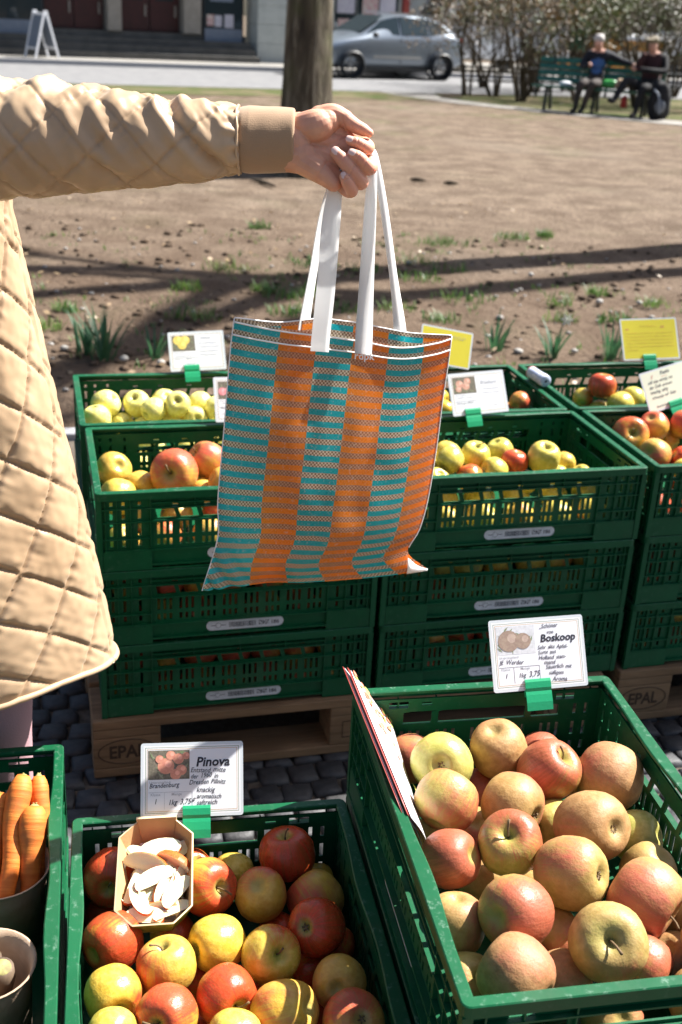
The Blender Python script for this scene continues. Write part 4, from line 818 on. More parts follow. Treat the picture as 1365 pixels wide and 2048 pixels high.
APPLES['F3']=[((0.7007,2.7143,0.6415),0.0481,(-0.01,-0.85,0.53),(0.55,0.35,0.1),None),
((0.782,2.8088,0.64),0.0395,None,(0.8,0.1,0.4),None),
((0.748,2.6446,0.6194),0.0424,None,(0.55,0.1,0.5),None),
((0.8603,2.8155,0.6464),0.037,None,(0.85,0.1,0.3),None),
((0.8213,2.6402,0.6146),0.0338,None,(0.95,0.05,0),None),
((0.8311,2.8333,0.5936),0.0283,None,(0.5,0.2,0.4),None),
((0.8068,2.582,0.6095),0.0285,None,(0.2,0.4,0),None),
((0.698,2.7995,0.61),0.026,None,(0.9,0.1,0.2),None),
((0.9112,2.7528,0.63),0.04,None,(0.6,0.2,0.3),None),
((0.9059,2.6373,0.62),0.0386,None,(0.6,0.2,0.3),None)]
APPLES['D']=[((-0.295,1.2957,0.4269),0.0411,(0.01,-0.98,0.21),(0.85,0.3,0.1),'red apple left of the cardboard sample tray, its dark dimple facing out'),
((-0.1893,1.3386,0.4058),0.0335,None,(0.75,0.3,0.0),'red apple with sunlit pale top just behind the sample tray'),
((-0.1587,1.28,0.4315),0.0407,(0.64,-0.58,0.51),(0.75,0.35,0.15),'red and yellow apple right of the sample tray with a long stem'),
((-0.0835,1.2831,0.421),0.038,None,(0.35,0.25,0.35),'peach coloured apple touching the stem of the apple beside the tray'),
((-0.13,1.3536,0.3939),0.031,None,(0.05,0.55,0.0),'pale yellow apple half hidden behind two apples near the tray'),
((-0.0513,1.3585,0.4314),0.0417,(-0.15,0.1,0.98),(0.8,0.35,0.05),'tall apple with red shoulders and yellow base near the back wall of the Pinova crate'),
((-0.0057,1.3003,0.4001),0.0415,None,(0.5,0.25,0.35),'orange red apple behind the darkest red apple in the Pinova crate'),
((-0.0019,1.2098,0.4353),0.039,(-0.47,-0.66,0.59),(1.0,0.15,0.0),'darkest red apple with its calyx showing at the right of the Pinova crate'),
((-0.1328,1.1768,0.43),0.0377,None,(0.04,0.25,0.05),'plain yellow apple below the sample tray'),
((-0.06,1.1618,0.4298),0.0394,(0.38,-0.63,0.68),(0.35,0.55,0.0),'yellow green apple with red left cheek and stem pit upward'),
((-0.1919,1.1319,0.43),0.0393,(-0.25,0.15,0.96),(0.3,0.25,0.3),'yellow apple with orange shoulder directly below the sample tray'),
((-0.2718,1.1781,0.42),0.0398,None,(0.95,0.2,0.1),'dark red apple below left of the sample tray'),
((-0.1097,1.084,0.435),0.0386,(0.61,-0.78,0.15),(0.9,0.4,0.05),'crimson apple with green stem pit at its right side'),
((-0.251,1.0819,0.43),0.0362,(0.47,-0.88,0.03),(0.35,0.3,0.1),'pale pink apple by the left wall of the Pinova crate with curved stem'),
((-0.1767,1.0432,0.44),0.0376,(-0.3,-0.86,0.41),(0.8,0.2,0.2),'bright red orange apple with sunlit crown at the bottom edge'),
((-0.0349,1.0631,0.435),0.0418,None,(0.25,0.2,0.35),'large yellow peach apple at the bottom edge between crimson and orange ones'),
((0.0314,1.129,0.4203),0.0361,None,(0.25,0.25,0.4),'peach yellow apple close to the right wall of the Pinova crate'),
((0.05,1.0552,0.435),0.0392,(0.27,-0.59,0.76),(0.45,0.15,0.45),'orange apple with green calyx pit in the lower right of the Pinova crate'),
((-0.0919,1.0169,0.44),0.0328,None,(0.1,0.6,0.0),'pale yellow apple cut off by the bottom edge below the crimson one'),
((-0.2363,1.0108,0.44),0.0321,None,(0.1,0.7,0.0),"pale green apple cut off by the bottom edge at the crate's left wall"),
((0.0232,1.2441,0.3728),0.03,None,(0.4,0.4,0.1),None),
((-0.0553,1.2699,0.3631),0.03,None,(0.95,0.1,0),None),
((-0.0093,1.1963,0.3705),0.03,None,(0.9,0.2,0),None),
((-0.2041,1.2547,0.365),0.0316,None,(0.5,0.3,0.1),None),
((-0.3037,1.294,0.3568),0.0323,None,(0.9,0.2,0.1),None),
((-0.2256,1.14,0.37),0.03,None,(0.4,0.4,0.1),None),
((-0.1554,1.1801,0.365),0.03,None,(0.6,0.3,0.1),None),
((-0.0821,1.3637,0.3597),0.0309,None,(0.5,0.3,0.1),None),
((-0.0058,1.3799,0.36),0.0307,None,(0.6,0.3,0.1),None),
((-0.2501,1.3248,0.3705),0.0346,None,(0.7,0.3,0.1),None),
((0.0389,1.168,0.3577),0.0302,None,(0.6,0.3,0.1),None),
((-0.0742,1.1771,0.365),0.03,None,(0.5,0.4,0.1),None),
((-0.001,1.1277,0.3654),0.03,None,(0.5,0.4,0.1),None),
((-0.1452,1.0806,0.37),0.03,None,(0.6,0.3,0.1),None)]
APPLES['E']=[((0.161,1.3587,0.605),0.0443,(-0.11,-0.85,0.52),(0.1,0.6,0.1),'pale yellow green russet apple beside the leaflets, calyx upward'),
((0.2444,1.4002,0.6071),0.0424,None,(0.2,0.1,0.85),'smooth orange russet apple nearest the back wall under the Boskoop card'),
((0.3105,1.3517,0.6083),0.0427,(0.51,-0.21,0.83),(0.75,0.5,0.2),'apple yellow on the left and dark red on the right behind the others'),
((0.3971,1.3557,0.5998),0.0478,None,(0.2,0.1,1.0),'plain brown russet apple in the far right corner of the Boskoop crate'),
((0.1601,1.2581,0.6167),0.0437,None,(0.7,0.25,0.3),'pink apple with red lower cheek touching the leaflets'),
((0.2527,1.2777,0.6015),0.0444,(0.76,-0.64,0.05),(0.35,0.15,0.7),'orange apple with calyx at its right, behind the green topped one'),
((0.2335,1.1695,0.6255),0.0412,(-0.23,-0.53,0.82),(0.55,0.8,0.15),'green topped apple with pink right cheek in the middle of the Boskoop crate'),
((0.3515,1.2377,0.605),0.0472,(0.54,-0.68,0.49),(0.2,0.15,0.9),'wide brown orange russet apple with its calyx to the right'),
((0.1607,1.1534,0.6098),0.0379,None,(0.8,0.2,0.35),'rosy red apple with a sharp shadow along its right side'),
((0.3046,1.1266,0.6202),0.0451,(0.79,-0.49,0.37),(0.25,0.45,0.6),'big orange and green apple in the centre with calyx at the right rim'),
((0.2273,1.0527,0.6211),0.0427,None,(0.6,0.35,0.4),'pink and orange apple with yellow green base below the centre'),
((0.3912,1.1061,0.6073),0.0483,(0.77,-0.61,-0.18),(0.6,0.4,0.7),'large brown apple with a magenta patch by the right edge'),
((0.3278,1.0141,0.62),0.0451,(-0.14,-0.68,0.72),(0.15,0.6,0.65),'big olive green russet apple with stem pit facing the viewer'),
((0.2205,0.9697,0.6068),0.0448,None,(0.2,0.05,1.0),'lumpy orange russet apple resting on the front rim'),
((0.1618,1.0675,0.5862),0.036,None,(0.3,0.15,0.7),'orange apple with a diagonal shadow against the left wall'),
((0.424,1.2725,0.5649),0.036,None,(0.05,0.9,0.3),'yellow green apple low behind the wide brown russet one'),
((0.4236,1.2033,0.566),0.036,None,(0.2,0.4,0.7),'dull brown apple half hidden above the magenta patched one'),
((0.3159,1.2962,0.5569),0.036,None,(0.1,0.6,0.3),'yellow apple wedged low between two orange russet apples'),
((0.2903,1.0978,0.545),0.0366,None,(0.6,0.1,0.6),'dusky pink apple lying low left of the olive green one'),
((0.2827,1.0167,0.5558),0.036,None,(0.1,0.2,1.0),'olive brown apple low behind the front rim'),
((0.3823,1.0375,0.565),0.036,None,(0.6,0.5,0.3),'pink and green apple low at the front right'),
((0.4332,1.0746,0.5357),0.0364,None,(0.2,0.2,0.9),None),
((0.1743,1.0063,0.5558),0.036,None,(0.3,0.2,0.5),'pale orange apple squeezed into the front left corner'),
((0.1246,1.4303,0.56),0.036,None,(0.8,0,0.5),'dark red apple peeking out behind the leaflets'),
((0.3196,1.47,0.55),0.036,None,(0.8,0,0.5),None),
((0.2202,1.3882,0.5364),0.036,None,(0.8,0.1,0.5),None),
((0.1381,1.255,0.5431),0.036,None,(0.1,0.6,0.3),None),
((0.2751,1.1698,0.54),0.036,None,(0.4,0.2,0.6),None),
((0.4377,0.9955,0.5642),0.036,None,(0.5,0.2,0.7),None),
((0.3793,1.4285,0.54),0.036,None,(0.4,0.2,0.6),None),
((0.2132,1.2014,0.54),0.036,None,(0.4,0.2,0.6),None),
((0.4515,1.1385,0.5613),0.0379,None,(0.3,0.3,0.7),None),
((0.2106,1.2955,0.5389),0.036,None,(0.5,0.2,0.6),None),
((0.342,0.9966,0.526),0.036,None,(0.3,0.2,0.7),None),
((0.46,1.0529,0.5965),0.036,None,(0.3,0.3,0.7),None)]

setinfo={'D':('apples in the Pinova crate','red and yellow apple mostly hidden deep in the Pinova crate'),'E':('apples in the Boskoop crate','russet apple mostly hidden deep in the Boskoop crate'),
'A1':('yellow apples in the rear left crate','bright yellow apple in the rear left crate'),'B3':('large apples in the top left crate','large pale orange apple in the top crate of the left stack'),'C3':('apples in the crate right of the bag','yellow green apple in the crate right of the bag'),
'A2':('apples in the rear middle crate','apple in the crate behind the white card right of the bag'),'G3':('apples in the rear right crate','green and red apple in the crate under the large yellow card'),'F3':('apples in the top right crate','orange red apple in the crate under the cream card')}
LAB={'A1': ['bright yellow apple, front left corner of the rear left crate', 'bright yellow apple, second from the left, standing high by the left wall', 'bright yellow apple, third from the left with its stem pit up, by the rear wall', 'bright yellow apple, beside and below the fourth one from the left', 'bright yellow apple, fourth from the left against the rear wall', 'bright yellow apple, with a green pit facing out', 'bright yellow apple, low one between the two leftmost', 'bright yellow apple, low one left of the middle', 'bright yellow apple, low one just left of the red apple card', 'bright yellow apple, just left of the red apple card', 'bright yellow apple, behind the red apple card', 'bright yellow apple, hidden by the red apple card and the bag', 'bright yellow apple, behind the bag near the red apple card', 'bright yellow apple, behind the upper left of the bag'], 'B3': ['round pale apple against the left wall of the top left crate', 'pale apple between the round one and the big pink one', 'pale yellow apple on the front rim by the left corner of the top left crate', 'big pink and orange apple with its pit facing out in the top left crate', 'orange apple leaning high at the bag edge in the top left crate', 'small pale apple low on the front rim beside the big pink one', 'small orange apple touching the bag edge in the top left crate', 'apple behind the left edge of the bag', 'apple behind the left half of the bag', 'apple behind the middle of the bag', 'apple behind the right half of the bag'], 'C3': ['yellow apple with red tinge at the back left, next to the bag', 'bright yellow green apple next to the right edge of the bag', 'yellow green apple with upward stem in the middle of the crate right of the bag', 'dull green apple at the back behind the dark red one', 'single dark red apple among the yellow green ones right of the bag', 'yellow green apple left of the dark red one by the front rim', 'blushed apple leaning on the front rim right of the bag', 'largest yellow green apple, alone at the right of its crate', 'small yellow apple at the far right behind the largest green one', 'yellow green apple on the front rim touching the bag', 'low yellow apple on the rim in front of the largest green one', 'rightmost low yellow apple on the front rim', 'yellow apple half behind the right edge of the bag', 'low apple under the dark red one', 'apple behind the right edge of the bag, rear', 'apple behind the right edge of the bag, front'], 'A2': ['orange red apple right of the white card with a photo of apples', 'yellow apple at the bag edge left of the white apple photo card', 'upper yellow apple at the bag edge under the tilted yellow card', 'apple hidden behind the white apple photo card', 'yellow apple behind the bag in the rear middle crate', 'low apple left of the orange red one behind the white card', 'rear yellow apple behind the bag in the rear middle crate'], 'G3': ['red apple with a sunlit white patch under the large yellow card', 'half green half red apple in front of the sunlit red one', 'plain green apple alone right of the red one under the yellow card', 'low green apple on the rim left of the half red one', 'small dull apple left of the sunlit red one', 'small dark red apple by the left wall below the bag roll', 'apple left of the cream card in the rear right crate', 'apple behind the cream card'], 'F3': ['yellow apple with its pit facing the viewer in the top right crate', 'russet red apple just below the cream card', 'orange apple touching the front rim of the top right crate', 'red apple at the right edge under the cream card', 'bright red apple at the right edge by the front rim', 'small orange apple deep between the red ones at the right edge', 'yellow apple low at the right edge on the front rim', 'small red apple in the rear left corner of the top right crate', 'apple just outside the right edge, rear', 'apple just outside the right edge, front']}
for k,(grp,gen) in setinfo.items():
    for i,(P,Rr,ax,colr,lab) in enumerate(APPLES[k]):
        if k=='D' and lab is None and i in(27,29): continue
        if k=='E': colr=(min(1,colr[0]+.04),min(1,colr[1]+.28),colr[2]*.9)
        if k=='D': colr=(min(1,colr[0]+.08),colr[1],colr[2])
        apple(P,Rr,ax,colr,lab or (LAB[k][i] if k in LAB else gen),grp)
def fill(pf,cols,rows,z,r,colf,lab,grp,a0=.055,a1=.545,b0=.055,b1=.345,skip=None):
    for i in range(cols):
        for j in range(rows):
            a=a0+(a1-a0)*(i+.5*(j%2)*.8)/max(1,cols-.6); b=b0+(b1-b0)*j/max(1,rows-1)
            apple(pf(min(a,a1)+ar.uniform(-.004,.004),b+ar.uniform(-.004,.004),z+ar.uniform(0,.004)),r*ar.uniform(.94,1.02),None,colf(),lab,grp,False)
def cf(b0,b1,g0,g1,r0,r1): return lambda:(ar.uniform(b0,b1),ar.uniform(g0,g1),ar.uniform(r0,r1))
z3=PZ+2*PT+.0085
for key,cname,col_ in(('A','A1',cf(0,.1,.4,.6,0,0)),('B','B3',cf(.2,.5,.2,.4,.2,.5)),('C','C3',cf(.05,.5,.5,.8,0,.2)),('F','F3',cf(.4,.9,.1,.3,.2,.4))):
    a_,b_,_=names[key]; fill(lambda a,b,z:SP(a_+a,b_+b,z),6,2,z3+.037,.036,col_,setinfo[cname][1].replace(' apple',' apple buried below the others'),setinfo[cname][0],b0=.06,b1=.17)
LOW={('B',0):(cf(.4,1,.1,.4,.1,.4),'red apple glimpsed through the slots of the bottom crate of the left stack'),('B',1):(cf(.2,.9,.2,.6,0,.4),'apple glimpsed through the slots of the crate under the bag'),
('C',0):(cf(.3,.9,.2,.6,0,.3),'apple glimpsed through the slots of the bottom crate behind the Boskoop card'),('C',1):(cf(0,.4,.4,.8,0,.2),'yellow apple glimpsed through the slots of the crate right of the bag corner'),('F',0):(cf(.3,.8,.2,.4,.1,.4),'apple glimpsed through the slots of the bottom crate at the right edge'),('F',1):(cf(.4,.9,.2,.4,.1,.4),'apple glimpsed through the slots of the middle crate at the right edge')}
for (key,l),(colf,lab) in LOW.items():
    a_,b_,_=names[key]; zb=PZ+l*PT+.0085; n=7 if key!='F' else 3; aa=.545 if key!='F' else .26
    pf=lambda a,b,z:SP(a_+a,b_+b,z)
    fill(pf,n,1,zb+.037,.0375,colf,lab,'apples inside the stacked crates',b0=.055,a1=aa); fill(pf,n,1,zb+.098,.0385,colf,lab,'apples inside the stacked crates',a0=.07,b0=.072,a1=aa)
fill(lambda a,b,z:DO+DU*a-DV*b+Vector((0,0,z)),5,3,.355,.036,cf(.3,.9,.2,.5,0,.3),setinfo['D'][1],setinfo['D'][0],a0=.055,a1=.345,b0=.40,b1=.54)
# ================================================================== signs
def picture(mb,x0,x1,z0,z1,balls,seed):
    rnd=random.Random(seed); y=-.0011; mb.cur=0; mb.add([(x0,y,z0),(x1,y,z0),(x1,y,z1),(x0,y,z1)],[(0,1,2,3)])
    mb.cur=1
    for k in range(26):
        cx=rnd.uniform(x0+.003,x1-.003);cz=rnd.uniform(z0+.003,z1-.003);a=rnd.uniform(0,6.3);l=rnd.uniform(.003,.007);wd=.0014
        d=(math.cos(a)*l,math.sin(a)*l); e=(-math.sin(a)*wd,math.cos(a)*wd); q=[(cx-d[0],cz-d[1]),(cx+e[0],cz+e[1]),(cx+d[0],cz+d[1]),(cx-e[0],cz-e[1])]
        mb.add([(min(x1,max(x0,p[0])),y-.00012-.000004*k,min(z1,max(z0,p[1]))) for p in q],[(0,1,2,3)])
    for i,(cx,cz,r) in enumerate(balls):
        mb.cur=2; n=18; mb.add([(min(x1,max(x0,cx+r*math.cos(2*math.pi*t/n))),y-.0003-.00005*i,min(z1,max(z0,cz+r*.95*math.sin(2*math.pi*t/n)))) for t in range(n)],[tuple(range(n))])
        mb.cur=3; mb.add([(cx+r*.3+r*.42*math.cos(2*math.pi*t/n),y-.00032-.00005*i,cz+r*.25+r*.42*math.sin(2*math.pi*t/n)) for t in range(n)],[tuple(range(n))])
PB=pm('photo_foliage_dark',(.12,.11,.08),.5,(.22,.19,.14),300); PL=pm('photo_leaf',(.17,.24,.10),.5,(.30,.30,.22),300)
def PBALL(name,a,b): return pm(name,a,.5,b,260),pm(name+'_light',tuple(min(1,x*1.25+.06) for x in a),.5,tuple(min(1,x*1.2+.06) for x in b),260)
hrnd=random.Random(5)
def hand_text(mb,lines,mtl=None):
    for (x,z,s,txt) in lines:
        cx=x
        for wd in txt.split(' '):
            me=text_me(wd,s*hrnd.uniform(.95,1.06),.28,.00006); wv=max([v.co.x for v in me.vertices] or [0])
            mb.mesh(me,Matrix.Translation((cx,-.0013,z+hrnd.uniform(-.0005,.0006)))@Matrix.Rotation(hrnd.uniform(-.05,.07),4,'Y')@RX@Matrix.Diagonal((.92,1.08,1,1))); cx+=wv*.92+s*.32
def scribble(mb,x0,x1,z,h,seed):
    rnd=random.Random(seed); x=x0; pts=[]
    while x<x1: pts.append((x,-.0013,z+rnd.uniform(-.35,.5)*h)); x+=h*.28
    for a,b in zip(pts,pts[1:]):
        if rnd.random()<.14: continue
        mb.bar(a,b,.0006,.0002,(0,1,0))
def sign(name,label,P,yaw,tilt,roll,clipx,paper='print_w',w=.148,h=.106,frame=True,pic=None,big=None,hand=(),small=(),ink='inkb',extra=None,rise=.0,red=(),boxes=True,cliplen=.030):
    root=empty(name,P,0,label,'sign','price cards clipped to the crates')
    root.rotation_mode='QUATERNION'; root.rotation_quaternion=(Matrix.Rotation(yaw,3,'Z')@Matrix.Rotation(-tilt,3,'X')@Matrix.Rotation(roll,3,'Y')).to_quaternion()
    mb=MB(); r=.004; pts=[]
    for cx,cz,a0 in((w/2-r,rise+r,-90),(w/2-r,rise+h-r,0),(-w/2+r,rise+h-r,90),(-w/2+r,rise+r,180)):
        for k in range(5): a=R(a0+22.5*k); pts.append((cx+r*math.cos(a),cz+r*math.sin(a)))
    n=len(pts); mb.add([(x,-.0008,z) for x,z in pts]+[(x,.0006,z) for x,z in pts],[tuple(range(n)),tuple(range(2*n-1,n-1,-1))]+[(i,i+n,(i+1)%n+n,(i+1)%n) for i in range(n)])
    lam=mb.build('laminate',M['lam'],root)
    def rect(mt,mg,y,nm,par=root):
        return MB().add([(-w/2+mg,y,rise+mg),(w/2-mg,y,rise+mg),(w/2-mg,y,rise+h-mg),(-w/2+mg,y,rise+h-mg)],[(0,1,2,3)]).build(nm,M[mt],par)
    card=rect(paper,.004,-.00085,'card')
    if frame:
        for mt,mg,y in(('frame_g',.0062,-.00088),(paper,.0072,-.00091),('frame_t',.0086,-.00094),(paper,.0096,-.00097)): rect(mt,mg,y,'printed_border',card)
    if pic:
        mb=MB(); picture(mb,-w/2+.0105,-w/2+.070,rise+h-.052,rise+h-.0105,pic[0],pic[2]); mb.build('printed_photo',[PB if len(pic)<4 else pic[3],PL,pic[1][0],pic[1][1]],card)
    if boxes and frame:
        mb=MB(); 
        for a,b in(((-w/2+.011,rise+.036),(-w/2+.074,rise+.036)),((-w/2+.034,rise+.012),(-w/2+.034,rise+.036)),((-w/2+.074,rise+.012),(-w/2+.074,rise+.036))): mb.bar((a[0],-.0012,a[1]),(b[0],-.0012,b[1]),.0004,.0002,(0,1,0))
        for x,z,s,t in small: mb.mesh(text_me(t,s,0,.00003),Matrix.Translation((x-w/2,-.0012,rise+z))@RX)
        mb.build('printed_form',M['grey_ink'],card)
    if big:
        mb=MB()
        for x,z,s,t in big: mb.mesh(text_me(t,s,.18,s*.028),Matrix.Translation((x-w/2,-.0013,rise+z))@RX)
        mb.build('printed_name',M['ink'],card)
    if hand:
        mb=MB(); hand_text(mb,[(x-w/2,rise+z,s,t) for x,z,s,t in hand]); mb.build('handwriting',M[ink],card)
    if red:
        mb=MB(); hand_text(mb,[(x-w/2,rise+z,s,t) for x,z,s,t in red]); mb.build('handwriting',M['inkr'],card)
    if extra:
        mb=MB()
        for i,(x0,x1,z,hh) in enumerate(extra): scribble(mb,x0-w/2,x1-w/2,rise+z,hh,i+int(w*1e4)+int(P[0]*100))
        mb.build('handwriting',M[ink],card)
    # clip: folded plastic strip gripping the card foot and the crate rim
    mb=MB(); cw=.040; prof=[(-.0030,.016),(-.0046,.012),(-.0048,.003),(-.0036,-.002),(-.0046,-.007),(-.0056,-cliplen*.6),(-.0050,-cliplen)]
    back=[(y+.0016,z) for y,z in prof]
    P2=[[(clipx+sx*cw/2,y,z+rise) for y,z in prof] for sx in(-1,1)]; P3=[[(clipx+sx*cw/2,y,z+rise) for y,z in back] for sx in(-1,1)]
    vs=P2[0]+P2[1]+P3[0]+P3[1]; k=len(prof); fs=[]
    for i in range(k-1): fs+=[(i,i+1,k+i+1,k+i),(2*k+i,3*k+i,3*k+i+1,2*k+i+1),(i,2*k+i,2*k+i+1,i+1),(k+i,k+i+1,3*k+i+1,3*k+i)]
    fs+=[(0,k,3*k,2*k),(k-1,3*k-1,4*k-1,2*k-1)]
    mb.add(vs,fs); mb.box(clipx-cw/2,clipx+cw/2,.0012,.0030,rise-.010,rise+.015); mb.build('clip',M['clip'],root); return root
sm=[(.012,.0485,.0052,'Ursprungsland'),(.014,.031,.0056,'Klasse'),(.044,.031,.0056,'Menge')]
sign('price_card','laminated price card reading Pinova above the red and yellow apples',(-.1905,1.360,.488),DY+.00,R(32),R(2),.006,pic=([(-.038,.073,.012),(-.020,.083,.008),(-.016,.067,.008),(-.047,.083,.006),(-.031,.088,.007),(-.024,.061,.008),(-.009,.087,.0055)],PBALL('photo_pinova',(.62,.24,.17),(.70,.33,.22)),3),
 big=[(.079,.0715,.0185,'Pinova')],small=sm,hand=[(.071,.063,.0088,'Entstand mitte'),(.071,.0545,.0088,'der 1960 in'),(.069,.046,.0088,'Dresden Pillnitz'),(.012,.0415,.0092,'Brandenburg'),(.020,.020,.0095,'I'),(.039,.018,.0095,'1kg 3,75€'),(.080,.035,.0090,'knackig'),(.080,.0255,.0090,'aromatisch'),(.080,.016,.0090,'saftreich')],ink='ink')
sign('price_card','laminated price card reading Boskoop above the russet apples',(.3110,1.4780,.662),EY+.02,R(30),R(-1),-.006,pic=([(-.045,.074,.0165),(-.023,.073,.0125)],PBALL('photo_boskoop',(.30,.21,.17),(.38,.29,.22)),8,pm('photo_pale',(.55,.56,.58),.5,(.68,.69,.72),200)),
 big=[(.078,.0695,.0155,'Boskoop')],small=sm,hand=[(.078,.0895,.0085,'„Schöner'),(.089,.081,.0082,'von'),(.073,.0585,.0080,'Sehr alte Apfel-'),(.073,.0505,.0080,'Sorte aus'),(.073,.0435,.0080,'Holland stam-'),(.081,.0365,.0080,'mend'),(.083,.0285,.0080,'Säuerlich mit'),(.087,.0205,.0080,'süffigem'),(.092,.0115,.0085,'Aroma'),(.012,.0405,.0085,'JE Werder'),(.020,.020,.0090,'I'),(.040,.020,.0090,'1kg'),(.056,.019,.0105,'3,75')])
sign('price_card','white price card with yellow fruit photo above the bright yellow apples',SP(.316,.795,.678),SY-.02,R(30),R(-2),-.018,pic=([(-.048,.083,.013),(-.030,.083,.013),(-.038,.070,.012)],PBALL('photo_yellow',(.75,.55,.10),(.80,.62,.18)),4),hand=[(.085,.085,.008,'Goldrush')],extra=[(.08,.13,.074,.004),(.08,.135,.064,.004),(.08,.13,.052,.004),(.08,.125,.042,.004),(.014,.06,.041,.004),(.04,.07,.02,.005)],ink='grey_ink',small=sm)
sign('price_card','white price card with red apple photo half hidden behind the bag',SP(.372,.384,.676),SY+.03,R(28),R(1),.02,pic=([(-.054,.072,.010),(-.040,.072,.010),(-.028,.080,.011),(-.015,.085,.010)],PBALL('photo_pink',(.62,.18,.20),(.72,.35,.36)),6),extra=[(.014,.065,.044,.003),(.014,.065,.034,.003),(.014,.06,.02,.004),(.08,.13,.06,.004),(.08,.13,.05,.004)],ink='grey_ink',small=sm)
sign('price_card','tilted plain yellow card behind the right edge of the bag',SP(1.000,.800,.676),SY-.05,R(30),R(11),-.02,paper='yel',frame=False,extra=[(.09,.13,.086,.005),(.095,.125,.080,.004)],ink='grey_ink',w=.15)
sign('price_card','white price card with apple photo on the crate right of the bag',SP(.955,.381,.676),SY+.02,R(30),R(-3),-.022,pic=([(-.046,.078,.010),(-.030,.072,.010),(-.025,.084,.009),(-.050,.066,.008)],PBALL('photo_braeburn',(.55,.25,.18),(.62,.40,.30)),9),hand=[(.082,.075,.0125,'Braeburn')],extra=[(.08,.13,.062,.004),(.08,.13,.052,.004),(.014,.06,.044,.003),(.085,.125,.020,.006),(.014,.06,.03,.003)],ink='grey_ink',small=sm)
sign('price_card','large yellow handwritten card at the right edge, upright',SP(1.645,.800,.678),SY-.06,R(30),R(-2),-.008,paper='yel',frame=False,w=.178,h=.124,extra=[(.06,.115,.100,.006),(.012,.165,.080,.004),(.012,.165,.070,.004),(.012,.165,.060,.004),(.012,.16,.050,.004),(.012,.165,.040,.004),(.012,.05,.030,.004)],red=[(.014,.090,.008,'neu'),(.125,.094,.009,'Saft')],ink='inko')
sign('price_card','cream handwritten card leaning left over the top right crate',SP(1.485,.384,.678),SY+.05,R(26),R(-13),.006,paper='cream',frame=False,hand=[(.060,.088,.013,'Fiesta'),(.018,.072,.010,'süß fein würzig mit'),(.018,.059,.010,'der Duft erinnert'),(.018,.046,.010,'knackig saftig'),(.018,.033,.010,'schmeckt auf Salat'),(.024,.009,.008,'Brandenburg')],red=[(.030,.084,.012,'//'),(.062,.084,.010,'____')])
# ================================================================== tray of samples
def octo(w,d,c): return [(-w/2+c,-d/2),(w/2-c,-d/2),(w/2,-d/2+c),(w/2,d/2-c),(w/2-c,d/2),(-w/2+c,d/2),(-w/2,d/2-c),(-w/2,-d/2+c)]
TRAY_M=Matrix.Translation((-.227,1.254,.478))@Matrix.Rotation(.13,4,'Z')@Matrix.Rotation(R(17),4,'X')@Matrix.Rotation(R(-3),4,'Y')
tray=empty('sample_tray',(0,0,0),0,'small cardboard tray holding cut apple samples on the Pinova apples','tray'); tray.matrix_world=TRAY_M
ob=octo(.076,.128,.018); ot=octo(.102,.160,.024); hb,ht=-.045,0
for i in range(8):
    j=(i+1)%8; a,b=Vector((*ob[i],hb)),Vector((*ob[j],hb)); c,d=Vector((*ot[j],ht)),Vector((*ot[i],ht))
    if i==4: c.z+=.006; d.z+=.006
    n=(b-a).cross(d-a).normalized()*.0011; mb=MB()
    mb.cur=0; mb.add([a-n,b-n,c-n,d-n],[(3,2,1,0)]); mb.cur=1; mb.add([a+n,b+n,c+n,d+n],[(0,1,2,3)]); mb.cur=2; mb.add([d-n,c-n,c+n,d+n],[(0,1,2,3)]); mb.add([a-n,d-n,d+n,a+n],[(0,1,2,3)]); mb.add([b-n,c-n,c+n,b+n],[(3,2,1,0)])
    mb.build('side_panel',[M['kraft'],M['tray_print'] if i in(7,0,1,2) else M['kraft'],M['kraft_edge']],tray)
mb=MB(); mb.add([(*p,hb) for p in ob]+[(*p,hb+.0012) for p in ob],[tuple(range(7,-1,-1)),tuple(range(8,16))]+[(i,(i+1)%8,8+(i+1)%8,8+i) for i in range(8)]); mb.build('base',M['kraft'],tray)
mb=MB(); mb.box(-.028,.028,.0795,.0830,-.010,.0075); mb.build('tab',M['kraft_edge'],tray)
mb=MB(); P=[]
for i in range(15):
    row=[]
    for j in range(22):
        x=-.036+.072*i/14; y=-.060+.125*j/21; e=max(0,abs(x)-.026)/.010; e2=max(0,abs(y-.002)-.048)/.014
        row.append((x,y,-.0425+.010*e**1.5+.012*e2**1.5+.003*noise.noise(Vector((x*60,y*60,2)))))
    P.append(row)
mb.grid(P); nap=mb.build('paper_napkin',M['napkin'],None,True); nap.matrix_world=TRAY_M; tag(nap,'white paper napkin lining the cardboard sample tray','napkin')
def wedge(span,seed):
    ctrl=[(0.06,.70),(.31,.865),(.5,.895),(.70,.82),(.87,.61),(.975,.29),(1.0,0),(.965,-.30),(.85,-.59),(.67,-.79),(.47,-.885),(.31,-.885),(.06,-.76)]
    k=7; mb=MB(); mb.cur=0; P=[]
    for i in range(k):
        a=-span/2+span*i/(k-1); P.append([(r*math.cos(a),r*math.sin(a),z) for r,z in ctrl])
    mb.grid(P); mb.cur=1; core=[(.20,0,.70),(.16,0,.2),(.16,0,-.3),(.2,0,-.76)]
    for sgn,row in((1,P[-1]),(-1,P[0])):
        n=len(row); vs=list(row)+[core[3],core[2],core[1],core[0]]; f=tuple(range(len(vs))); mb.add(vs,[f if sgn<0 else f[::-1]])
    return mb.data('apple_slice',[M['redskin'],M['flesh']])
WE=[wedge(R(34),1),wedge(R(42),2),wedge(R(28),3)]
